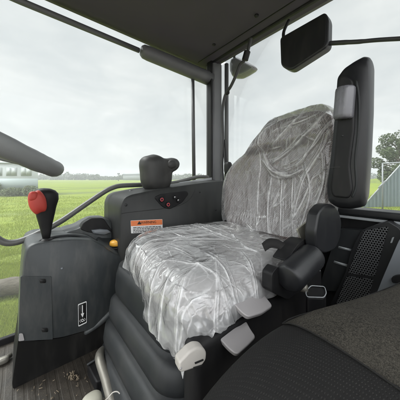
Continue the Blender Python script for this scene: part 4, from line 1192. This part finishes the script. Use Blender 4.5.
# ================================================================== THINGS ON THE REAR WALL
XS = 1.07
sp_ = thing('speaker', 'tilted black speaker with a perforated two part grille behind the passenger seat', 'speaker', on(365,300,x=XS))
fr = pix([(345,273),(351,250),(361,230.5),(372,226),(388,221.5),(399,228),(403,234),(385,300),(330,305)], 2.5, x=XS)
MB().prism(fr, (.075,0,0)).build('frame', M['arm'], sp_, .012, 4)
g1 = pix([(364,230.6),(388.5,226.6),(374.5,276.5),(347.8,273.2)], 2, x=XS-.006)
MB().prism(g1, (.012,0,0)).build('grille', M['grille'], sp_, .003, 3)
g2 = pix([(346.4,276.2),(373.3,279.6),(366,304),(336,304)], 2, x=XS-.006)
MB().prism(g2, (.012,0,0)).build('grille', M['grille'], sp_, .003, 3)
MB().prism(pix([(392.2,237.5),(394.2,237),(392,243),(390.2,243)],.5,x=XS-.002),(.006,0,0)).build('badge', M['stripe'], sp_, .001)
gpn = thing('trim_panel', 'pale grey moulded panel at the right edge beside the speaker', 'panel', on(392,290,x=1.0))
MB().prism(pix([(399,240),(415,222),(425,300),(374,300),(383,277)], 3, x=1.0), (.03,0,0)).build('panel', M['greyp'], gpn, .010, 4)
MB().prism(pix([(391,278),(395,276),(408,275),(408,284),(392,283)], 2, x=.985), (.02,0,0)).build('handle', M['black'], gpn, .004)
bx = thing('rear_box', 'dark box with two pale stripes between the armrest pivot and the speaker', 'box', on(343,290,x=1.09))
bp = pix([(338,229),(367,231),(353,262),(346,292),(318,290)], 1.5, x=1.09)
MB().prism(bp, (.05,0,0)).build('body', M['bellow'], bx, .008)
MB().prism(pix([(338.5,246.2),(354,249.8),(353.5,251.8),(338,248.2)],.4,x=1.0875),(.004,0,0)).build('stripe', M['stripe'], bx)
MB().prism(pix([(334,260.8),(349,265.0),(348.4,267.2),(333.3,262.8)],.4,x=1.0875),(.004,0,0)).build('stripe', M['stripe'], bx)
# small open tray with a pale rim
tr0 = thing('rear_tray', 'small black open tray with a pale rim beside the armrest barrel', 'tray', on(316,300,y=.24))
rm = pix([(305.5,291.8),(311,285.6),(324.5,286.6),(326.5,293),(324,297.5),(307,297.0)], 2, z=-.335)
MB().prism([v-Vector((0,0,.004)) for v in rm], (0,0,-.06)).build('body', M['black'], tr0, .003)
MB().tube(rm+[rm[0]], .0014, 6, cap=False).build('rim', M['stripe'], tr0)

# ================================================================== THINGS ON THE FLOOR
pa, pb = on(99.5,357,z=-.60), on(114,408,z=-.655)
tag(MB().tube(smooth_path([pa+Vector((.03,.05,-.02)), pa, pa.lerp(pb,.5)+Vector((0,0,.004)), pb],5), .0145, 14).build('floor_pipe', M['steel']), 'worn steel pipe running over the floor beside the seat base', 'pipe')
t = thing('pedal_bracket', 'low black bracket on the floor behind the steel pipe', 'bracket', on(92,372,z=ZF))
MB().prism([on(87,364,z=-.66), on(101,355.5,z=-.66), on(113,352,z=-.66), on(120,372,z=-.66), on(96,382,z=-.66)], (0,0,-.04)).build('plate', M['black'], t, .006)
MB().tube([on(87,365,z=-.655), on(101,356,z=-.655), on(110,353,z=-.655)], .004, 6).build('edge', M['bellow'], t)
wc = on(92,401,z=-.66)
tag(MB().soft(wc-Vector((0,0,.006)), (.030,.028,.022), 2.4, 12).build('white_bung', M['whitep']), 'dirty white round bung on the floor by the steel pipe', 'bung')
wl = [on(103,402,z=-.64), on(108,398,z=-.61), on(113,392.5,z=-.60), on(118,392,z=-.60), on(121,397,z=-.61), on(122,408,z=-.64)]
tag(MB().tube(smooth_path(wl,6), .0016, 6).build('wire_loop', M['latch']), 'thin pale wire loop sticking up beside the pipe', 'wire')
la, lb_ = on(-2,362.5,z=ZF+.012), on(11.5,354.5,z=ZF+.012)
t = thing('steel_bar', 'short bright steel bar lying at the left floor edge', 'bar', la)
MB().tube([la, lb_], .0085, 8).build('shank', M['steel'], t)
MB().soft(on(2.5,360.5,z=ZF+.014), (.02,.012,.012), 3, 8).build('jaw', M['steel'], t)
# straw and crumbs
rnd = random.Random(11); st = MB()
for i in range(120):
    px = rnd.uniform(-5,125); py = rnd.uniform(346,408)
    if py < 392-.33*px+2: continue
    c = on(px,py,z=ZF+.004); a = rnd.uniform(0,6.28); L = rnd.uniform(.001,.006)
    st.tube([c-Vector((math.cos(a)*L,math.sin(a)*L,0)), c+Vector((math.cos(a)*L,math.sin(a)*L,rnd.uniform(0,.006)))], rnd.uniform(.0005,.0012), 5)
for i in range(26):
    c = on(rnd.gauss(73,2.4), rnd.gauss(376.5,1.8), z=ZF+.008); a = rnd.uniform(0,6.28); L = rnd.uniform(.003,.008)
    st.tube([c-Vector((math.cos(a)*L,math.sin(a)*L,.004)), c+Vector((math.cos(a)*L,math.sin(a)*L,rnd.uniform(0,.012)))], rnd.uniform(.0008,.002), 5)
tag(st.build('straw', flat('dry straw', (.20,.16,.11), .8)), 'bits of dry straw and crumbs on the floor mat', 'straw', kind='stuff')
